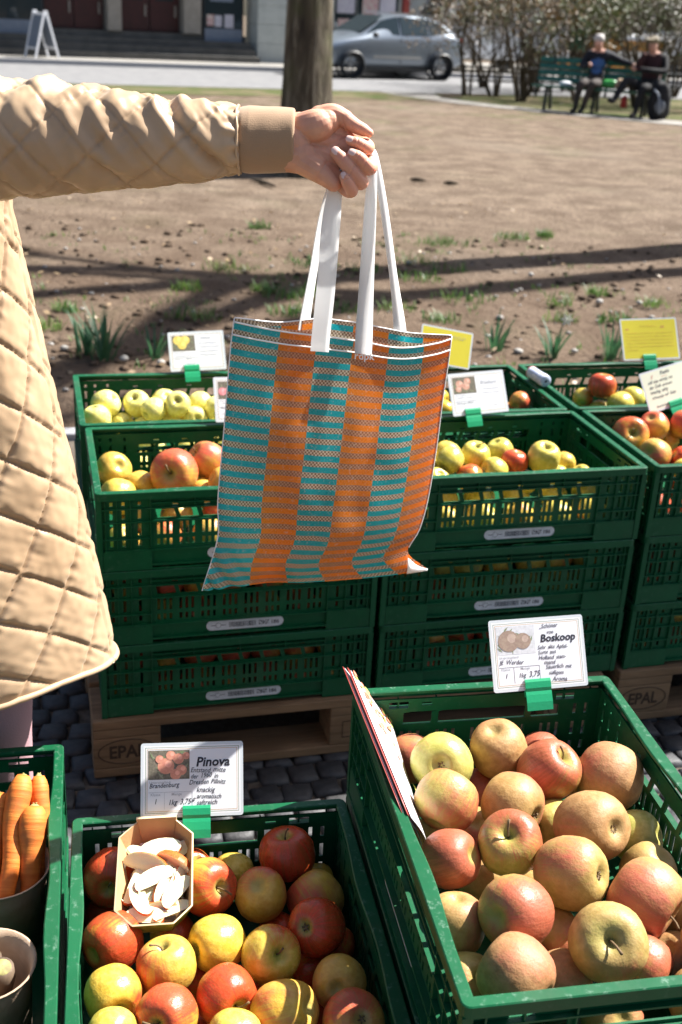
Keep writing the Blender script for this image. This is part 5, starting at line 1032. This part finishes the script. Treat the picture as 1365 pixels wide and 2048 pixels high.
# x,y,z,long-axis angle, roll, scale, label
SL=[(.004,.046,-.018,8,75,.034,'pale apple slice lying highest at the back of the tray'),(-.012,.020,-.012,-22,118,.037,'longest apple slice lying across the tray with red skin at its right'),(.024,.022,-.012,-30,160,.030,'apple slice with bright red skin up at the right of the tray'),(-.006,.010,-.026,-15,80,.030,'apple slice under the longest one in the tray'),
(-.027,-.010,-.022,72,-60,.033,'apple slice leaning at the left wall of the tray'),(.034,-.002,-.022,78,120,.031,'narrow apple slice at the right wall of the tray'),(-.008,-.020,-.020,84,62,.030,'upright pale slice left of the tray centre'),(.013,-.017,-.017,60,110,.034,'curved pale slice pointing to the upper right in the tray'),
(.004,-.046,-.022,4,135,.033,'apple slice with yellow skin edge near the front of the tray'),(.022,-.050,-.020,20,60,.030,'apple slice in the front right corner of the tray'),(-.014,-.056,-.020,-4,80,.031,'frontmost apple slice on the rim of the tray'),(.016,-.004,-.030,40,90,.028,'apple slice half buried in the middle of the tray'),(.004,-.034,-.030,70,60,.028,'apple slice half buried near the front of the tray'),(-.022,.036,-.026,-50,70,.030,'thin slice at the back left wall of the tray'),(.026,.044,-.026,35,110,.029,'thin slice at the back right corner of the tray'),(.028,-.026,-.014,50,80,.031,'thin slice lying on top near the right wall'),(-.020,-.034,-.014,110,75,.031,'thin slice lying on top near the left wall'),(-.002,-.006,-.008,25,85,.032,'thin slice lying topmost in the middle of the tray')]
for i,(x,y,z,an,ro,s,lab) in enumerate(SL):
    o=link('apple_slice',WE[i%3]); o.matrix_world=TRAY_M@Matrix.Translation((x,y,z))@Matrix.Rotation(R(an),4,'Z')@Matrix.Rotation(R(ro),4,'X')@Matrix.Rotation(R(90),4,'Y')@Matrix.Diagonal((s*.85,s*.85,s,1))@Matrix.Translation((-.55,0,0)); tag(o,lab,'apple slice','apple slices in the sample tray')
# ================================================================== carrots
def bowl(P,r0,r1,h,label):
    mb=MB(); mb.lathe([(r0-.001,0),(r0,.0),(r1-.004,h*.9),(r1+.002,h),(r1+.003,h+.001),(r1,h+.0012),(r1-.006,h*.9),(r0-.004,.004),(.001,.004)],36); o=mb.build('pulp_pot',M['kraft_pale'],None,True); o.location=P; tag(o,label,'pot'); return o
bowl((-.4514,1.288,.314),.052,.068,.128,'pale brown pulp pot of carrots at the left edge')
bowl((-.4117,1.092,.314),.050,.060,.142,'pale brown pulp pot of dark roots in the lower left corner')
def carrot(a,b,r,label,seed):
    # a = shoulder, b = lower end
    rnd=random.Random(seed); a=Vector(a);b=Vector(b); L=(b-a).length+.04; n=22; pts=[];rad=[]
    for i in range(n):
        t=i/(n-1); pts.append((fbm(t*2,seed,0,2)*.006,fbm(t*2,seed,5,2)*.006,-t*L)); k=min(1,.52+.48*(t/.12)**.7)*(1-.45*t**1.4)*(1+.02*noise.noise(Vector((t*30,seed,1)))); rad.append(max(.0015,r*k*(1 if t<.93 else (1-t)/.07*.7+.3)))
    o=MB().tube(pts,rad,18).build('carrot',M['carrot'],None,True); o.location=a; o.rotation_mode='QUATERNION'; o.rotation_quaternion=(a-b).to_track_quat('Z','Y'); tag(o,label,'carrot','carrots in the pulp pot')
    mb=MB(); mb.lathe([(.0005,.0030),(r*.16,.0028),(r*.3,.0012),(r*.42,-.0015),(r*.3,-.003)],12); c=mb.build('crown',M['greenend'],o,True)
    for k in range(3): mb=MB(); mb.tube([(rnd.uniform(-.002,.002),rnd.uniform(-.002,.002),.001),(rnd.uniform(-.003,.003),rnd.uniform(-.003,.003),.0045)],.0009,5); mb.build('leaf_stub',M['greenend'],c)
    return o
carrot((-.4372,1.3775,.530),(-.4377,1.2736,.43),.0182,'long carrot leaning from the pot, second from the crate wall',1)
carrot((-.4200,1.3927,.520),(-.4050,1.3264,.44),.0145,'short carrot standing behind two others by the crate wall',2)
carrot((-.4135,1.3430,.505),(-.4110,1.2861,.43),.0198,'thick carrot with green shoulder beside the crate wall',3)
carrot((-.4703,1.3699,.500),(-.4650,1.2820,.43),.0185,'carrot at the very left edge of the picture, partly cut off',4)
carrot((-.4900,1.3600,.500),(-.4880,1.2750,.43),.0170,'carrot outside the left edge of the picture beside the cut off one',5)
for i,(p,q,lab) in enumerate([((-.3932,1.1000,.446),(-.4117,1.112,.36),'dark root with pale green cut end in the lower left pot'),((-.430,1.080,.450),(-.425,1.10,.36),'dark root at the far left of the lower left pot'),((-.415,1.120,.445),(-.415,1.095,.36),'dark root at the back of the lower left pot')]):
    a=Vector(p);b=Vector(q); o=MB().tube([(0,0,.001),(0,0,0),(.001,0,-.02),(.001,.001,-.06),(0,0,-.1)],[.008,.0145,.018,.017,.012],16).build('root_vegetable',M['darkveg'],None,True); o.location=a; o.rotation_mode='QUATERNION'; o.rotation_quaternion=(a-b).to_track_quat('Z','Y'); tag(o,lab,'vegetable','roots in the pulp pot')
    MB().lathe([(.0005,.0022),(.010,.0018),(.013,-.0005),(.0135,-.003)],14).build('cut_end',M['greenend'],o,True)
# ================================================================== leaflets
M['lf_red']=pm('leaflet_edge_red',(.36,.05,.04),.5); M['pr_red']=pm('print_red',(.72,.16,.10),.5,(.80,.35,.22),200); M['pr_green']=pm('print_green',(.42,.50,.06),.5,(.58,.62,.18),200)
def EP(a,b,z): return EO+EU*a+EV*b+Vector((0,0,z))
def leaflet(off,dz,db,mt,label,pic=False):
    c=[(-.0060,-.012,.694),(.061,-.016,.600),(.0185,-.300,.6545),(.050,-.290,.590)]; n=10; m_=8; P=[]
    for i in range(n):
        t=i/(n-1); row=[]
        for j in range(m_):
            s=j/(m_-1); a=(c[0][0]*(1-t)+c[2][0]*t)*(1-s)+(c[1][0]*(1-t)+c[3][0]*t)*s; b=(c[0][1]*(1-t)+c[2][1]*t)*(1-s)+(c[1][1]*(1-t)+c[3][1]*t)*s; z=(c[0][2]*(1-t)+c[2][2]*t)*(1-s)+(c[1][2]*(1-t)+c[3][2]*t)*s
            a+=.004*math.sin(math.pi*s)*t-off; P_=EP(a,b+db,z+dz); row.append(tuple(P_))
        P.append(row)
    mb=MB(); mb.grid(P); o=mb.build('leaflet',[M[mt]],None,True); sd=o.modifiers.new('thickness','SOLIDIFY'); sd.thickness=.0006; sd.offset=-1; tag(o,label,'leaflet','leaflets tucked inside the Boskoop crate')
    if pic:
        rnd=random.Random(2); mb=MB(); nrm=(Vector(P[0][-1])-Vector(P[0][0])).cross(Vector(P[-1][0])-Vector(P[0][0])).normalized()
        if nrm.dot(EU)<0: nrm=-nrm
        for k in range(52):
            t=abs(rnd.gauss(0,.13)); s=rnd.uniform(.05,.95)*(1-min(.6,t*1.3))+t*.9
            if s>1 or t>.5: continue
            i=min(n-2,int(t*(n-1))); f=t*(n-1)-i; j=min(m_-2,int(s*(m_-1))); g=s*(m_-1)-j
            q=(Vector(P[i][j])*(1-f)+Vector(P[i+1][j])*f)*(1-g)+(Vector(P[i][j+1])*(1-f)+Vector(P[i+1][j+1])*f)*g+nrm*(.0009+.00003*k)
            x=(Vector(P[0][-1])-Vector(P[0][0])).normalized(); y=nrm.cross(x); rr=rnd.uniform(.003,.0062); mb.cur=rnd.choice((0,0,1)); mb.add([tuple(q+x*rr*math.cos(2*math.pi*u/10)+y*rr*math.sin(2*math.pi*u/10)) for u in range(10)],[tuple(range(10))])
        mb.build('printed_picture',[M['pr_red'],M['pr_green']],o)
        mb=MB(); q=Vector(P[3][3])+nrm*.0012
        x=-EV; z=(Vector(P[3][0])-Vector(P[3][-1])).normalized(); mt4=Matrix((x,z,x.cross(z))).transposed().to_4x4(); mt4.translation=q; mb.mesh(text_me('25',.011),mt4); mb.build('printed_text',M['grey_ink'],o)
    return o
leaflet(0,0,0,'paper','white leaflet with red and green berry picture, nearest the apples',True)
leaflet(.0045,.003,.004,'lf_red','dark red edged leaflet directly behind the white one')
leaflet(.0075,.000,.007,'paper','white leaflet sandwiched between two red edged ones')
leaflet(.0100,.001,.010,'lf_red','outermost red edged leaflet against the crate wall')
# small sticker sheet low in the crate
mb=MB(); P=[[tuple(EP(.060+.004*i,-.150-.012*j,.592-.006*i+.003*math.sin(j))) for j in range(5)] for i in range(5)]; mb.grid(P); o=mb.build('leaflet',[M['pr_green']],None,True); o.modifiers.new('thickness','SOLIDIFY').thickness=.0006; tag(o,'crumpled green printed paper corner between leaflets and apples','leaflet')
# ================================================================== roll of bags
mb=MB(); mb.lathe([(.004,0),(.015,.0),(.0165,.003),(.017,.02),(.016,.05),(.0165,.083),(.015,.087),(.004,.087)],20)
t=NT('bag_roll_plastic'); n=t.noise(70,4); t.base(t.ramp(n,[(.38,(.62,.63,.68)),(.55,(.40,.46,.62)),(.62,(.75,.75,.78))])); t.set(Roughness=.35); t.bump(t.noise(200,3),.4,.001)
o=mb.build('plastic_bag_roll',t.m,None,True); o.location=SP(1.214,.585,.672+.0175); o.rotation_euler=(R(-90),0,SY+R(4)); tag(o,'white and blue roll of produce bags lying on the crate rims','bag roll')
MB().lathe([(.0155,.081),(.0172,.084),(.0155,.0875),(.006,.0878)],20).build('end_cap',M['pr_red'],o,True)
# ================================================================== striped bag
def lerp_list(L,t):
    P=cr([(a,b,0) for a,b in L],81); i=min(79,int(t*80)); f=t*80-i; q=P[i]*(1-f)+P[i+1]*f; return q.x,q.y
BL=[(-.1539,1.1891),(-.1586,1.1461),(-.1655,1.0401),(-.1734,.9281),(-.1730,.8700),(-.1950,.7840)]
BR=[(.1326,1.1817),(.1315,1.1489),(.1282,1.0929),(.1254,1.0207),(.1198,.9457),(.1114,.8990),(.0985,.8640),(.1270,.8395)]
BB=[(-.1950,.7840),(-.112,.8018),(-.0253,.8112),(.0609,.8230),(.0950,.8300),(.1270,.8395)]
TF=[(-.1539,1.1871),(-.0942,1.1797),(-.0412,1.1773),(-.0013,1.1741),(.0656,1.1657),(.1115,1.1724),(.1328,1.1790)]
TB=[(-.1526,1.1899),(-.0944,1.1851),(-.0419,1.1927),(-.0022,1.1916),(.0377,1.1858),(.0777,1.1813),(.1324,1.1830)]
def pre(L):
    P=cr([(a,b,0) for a,b in L],401); S=[0]
    for a,b in zip(P,P[1:]): S.append(S[-1]+(b-a).length)
    out=[]; k=0
    for i in range(101):
        t=S[-1]*i/100
        while k<399 and S[k+1]<t: k+=1
        f=(t-S[k])/max(1e-9,S[k+1]-S[k]); out.append(P[k].lerp(P[k+1],min(1,max(0,f))))
    return out
def samp(P,t): i=min(99,int(t*100)); f=t*100-i; return P[i]*(1-f)+P[i+1]*f
pL,pR,pB,pF,pK=map(pre,(BL,BR,BB,TF,TB))
BYAW=.19
def bsh(p):
    # the bag hangs turned: its right side is farther from the viewer than its left
    x,y,z=p; t=min(1,max(0,(1.40-z)/.20)); t=t*t*(3-2*t); d=BYAW*((x+.154)/.2865-.5)*t; k=(1.5+d)/1.5
    return (x*k,y+d,CAMH+(z-CAMH)*k)
def bag_panel(front,nu=72,nv=96):
    T=pF if front else pK; G=[];UV=[]
    for i in range(nu+1):
        u=i/nu; row=[];uvr=[]
        for j in range(nv+1):
            v=j/nv; l,r_,t_,b_=samp(pL,v),samp(pR,v),samp(T,u),samp(pB,u)
            c=l*(1-u)+r_*u+t_*(1-v)+b_*v-(T[0]*(1-u)*(1-v)+T[100]*u*(1-v)+pB[0]*(1-u)*v+pB[100]*u*v)
            bul=math.sin(math.pi*u)**.75*(.006+.030*math.sin(math.pi*min(1,v*1.0))**.8*(.55+.45*v)+ .006*max(0,1-v*6))
            wr=.0028*math.sin(math.pi*u)*abs(noise.noise(Vector((u*5+v*3.5,v*2.2-u*1.5,front*3+2))))*2-.002*math.sin(math.pi*u)+.0040*math.sin(math.pi*u)*noise.noise(Vector((u*3.2+v*1.3,v*4.2-u,front*9)))+.0022*noise.noise(Vector((u*9,v*7,3+front*4)))*math.sin(math.pi*u)
            crn=max(0,1-((u*1.2)**2+((1-v)*1.4)**2)**.5/.28); wr+=.006*crn*math.sin((u-v)*60)
            y=1.5+(-1 if front else 1)*(bul+wr)
            row.append(bsh((c.x,y,c.y))); uvr.append((u,v))
        G.append(row);UV.append(uvr)
    mb=MB(); mb.grid(G,flip=not front); o=mb.build('front_panel' if front else 'back_panel',M['weave'],None,True)
    me=o.data; uvl=me.uv_layers.new(name='UVMap'); flat=[q for r_ in UV for q in r_]
    for lp in me.loops: uvl.data[lp.index].uv=flat[lp.vertex_index]
    return o,G
bag=empty('striped_shopping_bag',(-.02,1.5,.79),0,'woven bag of teal and orange bars with long white handles, held out','bag')
def par(o,p): o.parent=p; o.matrix_parent_inverse=Matrix.Translation(p.location).inverted(); return o
fp,GF=bag_panel(True); bp,GB=bag_panel(False); par(fp,bag); par(bp,bag)
M['piping']=pm('white_piping',(.82,.80,.78),.6)
def edge_line(pts,r): return MB().tube(pts,r,6).build('piping',M['piping'],None,True)
for k,off in((1,.0012),(5,.0016)): par(edge_line([(GF[i][k][0],GF[i][k][1]-off,GF[i][k][2]) for i in range(0,73)],.0012),bag)
par(edge_line([(GB[i][0][0],GB[i][0][1],GB[i][0][2]+.0008) for i in range(0,73)],.0010),bag)
par(edge_line([(GF[72][j][0]+.0006,GF[72][j][1],GF[72][j][2]) for j in range(0,86,3)],.0010),bag)
par(edge_line([(GF[0][j][0]-.0006,GF[0][j][1],GF[0][j][2]) for j in range(0,97,3)],.0008),bag)
# pale folded corner tip at the lower right
mb=MB(); P=[]
for i in range(8):
    t=i/7; row=[]
    for j in range(7):
        s=j/6; x=.0990+.029*t; zt=.857-.015*t-.004*math.sin(math.pi*t); zb=.832+.007*t; row.append((x,1.5+.010-.016-.008*math.sin(math.pi*s)*(1-t),zt*(1-s)+zb*s))
    P.append(row)
mb.grid(P); mb.v=[bsh(v) for v in mb.v]; o=mb.build('folded_corner',M['strap'],None,True); o.modifiers.new('thickness','SOLIDIFY').thickness=.0008; par(o,bag)
mb=MB(); mb.mesh(text_me('rdpk',.014,0,.0002),Matrix.Translation((.006,1.5-.0245,1.150))@RX); mb.v=[bsh(v) for v in mb.v]; par(mb.build('printed_word',M['piping']),bag)
def ribbon(path,widths,wdir,name,th=.0012):
    P=cr(path,64); W=cr([(w_,0,0) for w_ in widths],64); Dv=cr(wdir,64); top=[];mb=MB(); rows=[]
    for i,p in enumerate(P):
        t=(P[min(i+1,63)]-P[max(i-1,0)]).normalized(); d=Vector(Dv[i]); d=(d-t*d.dot(t)).normalized(); n=t.cross(d).normalized(); w_=W[i].x/2
        rows.append([tuple(p-d*w_-n*th/2),tuple(p-d*w_*.5-n*th*.2),tuple(p+d*w_*.5-n*th*.5),tuple(p+d*w_-n*th/2),tuple(p+d*w_+n*th/2),tuple(p+n*th*.5),tuple(p-d*w_+n*th/2),tuple(p-d*w_-n*th/2)])
    mb.grid(rows); mb.v=[bsh(v) for v in mb.v]; return par(mb.build(name,M['strap'],None,True),bag)
# front handle
ribbon([(-.0395,1.474,1.158),(-.0388,1.476,1.180),(-.0350,1.480,1.2467),(-.0325,1.484,1.3235),(-.0270,1.488,1.372),(-.012,1.484,1.398),(.004,1.487,1.408),(.0125,1.497,1.4085),(.0160,1.500,1.396),(.0158,1.495,1.3509),(.0165,1.487,1.2496),(.0172,1.478,1.180),(.0175,1.474,1.158)],[.024,.024,.024,.0235,.016,.010,.008,.007,.010,.015,.019,.0225,.0225],[(1,.05,0),(1,.05,0),(1,.1,0),(1,.15,0),(1,.5,0),(.3,1,0),(.2,1,.2),(.6,1,0),(1,.6,0),(1,.2,0),(1,.05,0),(1,.05,0),(1,.05,0)],'front_handle')
ribbon([(-.0640,1.515,1.158),(-.0625,1.516,1.185),(-.0530,1.512,1.2587),(-.0435,1.507,1.3291),(-.0300,1.500,1.376),(-.010,1.494,1.402),(.006,1.497,1.411),(.0150,1.506,1.410),(.0195,1.508,1.396),(.0335,1.510,1.3395),(.0517,1.513,1.2515),(.0645,1.515,1.185),(.0660,1.515,1.158)],[.022,.022,.021,.019,.015,.010,.008,.007,.010,.012,.013,.017,.020],[(.7,.7,0),(.6,.8,0),(.45,.9,0),(.5,.9,0),(.6,.8,0),(.3,1,0),(.2,1,.2),(.6,1,0),(1,.6,0),(1,.8,0),(.8,.7,0),(1,.3,0),(1,.2,0)],'back_handle')
# ================================================================== person: hand, jacket, trousers
person=empty('person',(-.66,1.62,0),0,'person in a tan quilted coat stretching one arm out with the bag','person')
HS=1.4403/2317.6; HO_=Vector((-.0388,1.5,1.4087))
HM=Matrix((CX*HS,-CU*HS,-CF*HS)).transposed().to_4x4(); HM.translation=HO_       # hand frame: x right, y down, z towards viewer, ~0.62 mm per unit
def H(x,y,d=0): return HM@Vector((x-660,y-300,d))
def hand_mesh():
    mb=MB()
    def caps(pts,rad,n=14):
        P=cr(pts,len(pts)*4); Rr=[q.x for q in cr([(r,0,0) for r in rad],len(pts)*4)]; W=[H(*p) for p in P]
        mb.tube(W,[r*HS for r in Rr],n)
        for p,r in((W[0],Rr[0]),(W[-1],Rr[-1])): mb.ball(p,r*HS*.999,10)
    # forearm and wrist
    caps([(470,283,-2),(540,283,-2),(590,285,-2)],[52,48,44],20)
    caps([(560,266,0),(600,262,2)],[38,36]); caps([(560,305,-2),(604,312,0)],[36,36])
    # metacarpals
    for a,b,r0,r1 in(((596,258,-4),(690,262,-14),28,21),((596,276,-4),(701,292,-14),29,22),((596,296,-4),(694,328,-12),29,22),((598,314,-2),(678,358,-6),30,22)): caps([a,((a[0]+b[0])/2,(a[1]+b[1])/2+1,(a[2]+b[2])/2+3),b],[r0,(r0+r1)/2+2,r1])
    caps([(608,322,4),(640,344,8),(668,368,6)],[29,25,17])            # heel below the little finger
    caps([(606,262,8),(636,258,20),(656,248,18)],[33,33,25],18)       # ball of the thumb
    caps([(640,240,12),(666,234,16),(690,243,16)],[24,21,17.5])
    caps([(686,241,16),(710,257,16),(728,266,16),(739,271,15)],[17.5,14.5,12.5,8.5])   # thumb
    # fingers: knuckle, joint, joint, tip
    for pts,rad in(([(692,266,-14),(722,282,-12),(735,294,4),(733,302,18),(716,296,30),(701,292,33)],[18,16,14.5,13.5,12,9.5]),
                   ([(702,296,-14),(732,318,-12),(741,334,4),(736,341,20),(718,326,34),(704,319,38)],[19,17,15.5,14.5,13,10]),
                   ([(694,330,-12),(715,352,-12),(722,366,6),(708,354,24),(688,332,34),(672,316,36)],[19,17,16,15,14.5,11.5]),
                   ([(678,358,-6),(694,378,-8),(704,384,8),(699,379,22),(692,368,30),(688,362,31)],[17,14,13,12.5,11.5,9.5])): caps(pts,rad)
    tmp=mb.build('hand_tmp',M['skin']); rm=tmp.modifiers.new('r','REMESH'); rm.mode='VOXEL'; rm.voxel_size=.00085; sm_=tmp.modifiers.new('s','SMOOTH'); sm_.factor=.5; sm_.iterations=7
    bpy.context.view_layer.update(); dg=bpy.context.evaluated_depsgraph_get(); me=bpy.data.meshes.new_from_object(tmp.evaluated_get(dg)); bpy.data.objects.remove(tmp)
    # carve palm creases
    inv=HM.inverted(); cre=[([(598,272),(620,292),(648,298),(672,290),(684,276)],2.0,2.6),([(632,372),(643,350),(655,332)],1.5,1.8),([(672,300),(684,288),(694,280)],1.2,1.5),([(690,262),(684,246)],1.6,1.6),([(706,268),(701,256)],1,1.2),([(716,272),(722,264)],.8,1.),([(717,286),(714,306)],1.1,1.1),([(731,292),(724,312)],.9,1.),([(722,316),(712,336)],1.2,1.1),([(736,326),(726,346)],.9,1.),([(695,318),(682,340)],1.2,1.1),([(712,340),(698,362)],1.2,1.1),([(701,366),(686,375)],.9,1.)]
    cres=[(cr([(a,b,0) for a,b in c],24),dp,w_) for c,dp,w_ in cre]; nv=len(me.vertices); nrm=[v.normal.copy() for v in me.vertices]
    for v in me.vertices:
        if nrm[v.index].dot(-CF)<.15: continue
        q=inv@v.co; x,y=q.x+660,q.y+300
        if q.z<5: continue
        for pts,dp,w_ in cres:
            d=min((p.x-x)**2+(p.y-y)**2 for p in pts)
            if d<40: v.co-=nrm[v.index]*HS*dp*math.exp(-d/(2*w_*w_))
    me.polygons.foreach_set('use_smooth',[True]*len(me.polygons)); me.materials.clear(); me.materials.append(M['skin']); me.name='hand'; return me
hand=par(link('hand',hand_mesh()),person)
def nail(c,d1,d2,l,w_,bul=1.5):
    c=Vector(c);a=Vector(d1).normalized();b=Vector(d2).normalized();n=a.cross(b).normalized()
    if n.z<0: n=-n
    P=[]
    for i in range(9):
        row=[]
        for j in range(9):
            s=(i/8-.5)*2;t=(j/8-.5)*2; k=math.sqrt(max(0,1-abs(s)**3*.7)); p=c+a*l*s+b*w_*t*k+n*(-bul*1.1*t*t*k*k-.5*s*s); row.append(tuple(H(*p)))
        P.append(row)
    mb=MB(); mb.grid(P); o=mb.build('fingernail',M['nail'],None,True); s_=o.modifiers.new('t','SOLIDIFY'); s_.thickness=.0006; s_.offset=0; par(o,hand)
nail((699,291,42.6),(1,.35,.05),(-.35,1,.05),7.0,6.2); nail((704,319,48.0),(1,.5,.05),(-.5,1,.05),7.2,6.4); nail((672,316,47.6),(.75,.75,-.05),(-.75,.75,.1),8.2,7.4); nail((688,362,40.6),(.3,.9,0),(-.9,.3,.1),6.8,5.6)
# ---- quilted fabric helpers
def quilt(s,t,Lq,amp,seed,wr=1.,rot=False):
    if rot: p=(t+.58*s)/Lq; q=(.66*t-.88*s)/(Lq*1.12)
    else: p=(s+t)/Lq;q=(s-t)/Lq
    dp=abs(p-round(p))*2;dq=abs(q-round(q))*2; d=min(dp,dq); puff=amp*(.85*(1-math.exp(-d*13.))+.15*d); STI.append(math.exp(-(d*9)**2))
    pin=noise.noise(Vector((p*2.2+seed,q*7.5,seed)))*math.exp(-dp*2.4)+noise.noise(Vector((p*7.5,q*2.2+seed,seed+3)))*math.exp(-dq*2.4)
    return puff+amp*.62*wr*pin+amp*.42*wr*noise.noise(Vector((s/Lq*2.4,t/Lq*2.4,seed)))+amp*.18*wr*noise.noise(Vector((s/Lq*6,t/Lq*6,seed+7)))
STI=[]
jacket=par(empty('jacket',(-.66,1.62,0)),person)
def sleeve():
    nu,nv=330,200; P=[]
    for i in range(nu+1):
        x=482-(482+330)*i/nu; r=np.interp(x,[-330,-150,0,100,250,400,455,482],[132,126,114,106,93,80,71,63]); cy=np.interp(x,[-330,0,250,482],[300,280,279,279]); row=[]
        for j in range(nv):
            a=2*math.pi*j/nv; up=math.sin(a)   # a: 0 towards +y(down)? use explicit dirs
            dy,dz=-math.cos(a),math.sin(a)     # dy<0 = up in the picture
            top=max(0,-dy); s=x; t=(a if a<math.pi else a-2*math.pi)*r*.92
            k=quilt(s,t,128,4.6,2.0,1.2)
            f1=noise.noise(Vector((x*.021,a*1.1,1))); f2=noise.noise(Vector((x*.045,a*1.6,5))); 
            nn=noise.noise(Vector((x*.0125+dz*.6,dz*.7,9))); g=top**1.2*(26*nn*nn+17*abs(nn)+8*f2-5)
            n2_=noise.noise(Vector((x*.016+dz*.5-dy*.9,dz*1.1,20))); fold=8.5*(1-n2_*n2_*8)*(.35+.65*max(0,dz))
            end=max(0,1-abs(482-x)/40); rr=r+(k-4+g+fold*.8+3.2*f1)*(1-end*.75)+end*4*math.sin(a*13+f1*3)
            row.append(tuple(H(x,cy+dy*rr,dz*rr*.93-4)))
        P.append(row+[row[0]])
    mb=MB(); mb.grid(P,flip=False); o=mb.build('sleeve',M['satin'],None,True); A=np.array(STI[-(nu+1)*nv:]).reshape(nu+1,nv); A=np.concatenate([A,A[:,:1]],1)*.4; at_=o.data.attributes.new('stitch','FLOAT','POINT'); at_.data.foreach_set('value',A.ravel().astype(np.float32)); return o
par(sleeve(),jacket)
def cuff():
    nu,nv=60,220; P=[]
    for i in range(nu+1):
        x=474+(591-474)*i/nu; r=np.interp(x,[474,486,500,540,575,586,591],[60,64.5,66,64.5,63,62.5,60]); cy=np.interp(x,[474,591],[279,279.5]); row=[]
        if x>590: r-=2
        for j in range(nv):
            a=2*math.pi*j/nv; rr=r+.22*math.cos(a*90)+1.2*noise.noise(Vector((x*.03,a*1.5,2))); row.append(tuple(H(x+1.5*math.sin(a*2),cy-math.cos(a)*rr,math.sin(a)*rr*.86-3)))
        P.append(row+[row[0]])
    for off in(4,9): P.append([tuple(Vector(p)*(1)+(Vector(H(560,281,-3))-Vector(p))*off/62*.6) for p in P[nu]])
    mb=MB(); mb.grid(P); return mb.build('cuff',M['knit'],None,True)
par(cuff(),jacket)
mb=MB(); ring=[]
for j in range(90):
    a=2*math.pi*j/90; ring.append(H(478+1.5*math.sin(a*5),279-math.cos(a)*(66+1.5*math.sin(a*17)),math.sin(a)*61-3))
mb.tube(ring+[ring[0]],.0016,6); par(mb.build('cuff_seam',M['satin'],None,True),jacket)
def coat():
    nu,nv=420,300; P=[]; cx,cy=-.655,1.62
    for i in range(nu):
        a=2*math.pi*i/nu; row=[]
        for j in range(nv+1):
            t=j/nv; z=.590+(1.50-.590)*t
            rx=np.interp(z,[.59,.8,1.05,1.30,1.40,1.47,1.50],[.292,.262,.217,.175,.165,.12,.06]); ry=np.interp(z,[.59,.8,1.05,1.30,1.42,1.5],[.205,.185,.160,.140,.115,.05])
            s=a*.235; k=quilt(s*1.0,z*1.02,.092,.0070,4.,.55,True)
            fl=.008*math.sin(a*5+1)*max(0,1-t*2.2); edge=max(0,1-(z-.59)/.018); fd=.006*noise.noise(Vector((a*2.2+z*1.4,z*2.2,8)))
            d=(k-.004)*(1-edge*.8)+fl+fd; row.append((cx+(rx+d)*math.cos(a),cy+(ry+d)*math.sin(a),z-.012*math.sin(a*3+.6)*max(0,1-t*3)))
        P.append(row)
    mb=MB(); mb.grid(P,wrapu=True); o=mb.build('coat_body',M['satin'],None,True); at_=o.data.attributes.new('stitch','FLOAT','POINT'); at_.data.foreach_set('value',np.array(STI[-nu*(nv+1):],dtype=np.float32)); o.modifiers.new('thickness','SOLIDIFY').thickness=.006; par(o,jacket)
    ring=[Vector(P[i][0])+Vector((0,0,.002)) for i in range(0,nu,2)]; h=MB().tube(ring+[ring[0]],.0052,8).build('hem_binding',M['satin'],None,True); par(h,jacket)
coat()
for x,y,l in((-.735,1.66,1),(-.575,1.655,2)):
    mb=MB(); mb.tube([(x*.6-.264,y,.86),(x,y,.6),(x+.002,y-.01,.42),(x,y+.005,.25),(x,y+.01,.09)],[.095,.082,.068,.062,.060],20); par(mb.build('trouser_leg',M['trouser'],None,True),person)
    mb=MB(); mb.ball((x,y-.04,.045),.05,10,(.95,2.5,.9)); mb.box(x-.045,x+.045,y-.15,y+.07,.0,.02); par(mb.build('shoe',pm('shoe_leather',(.05,.045,.04),.5),None,True),person)
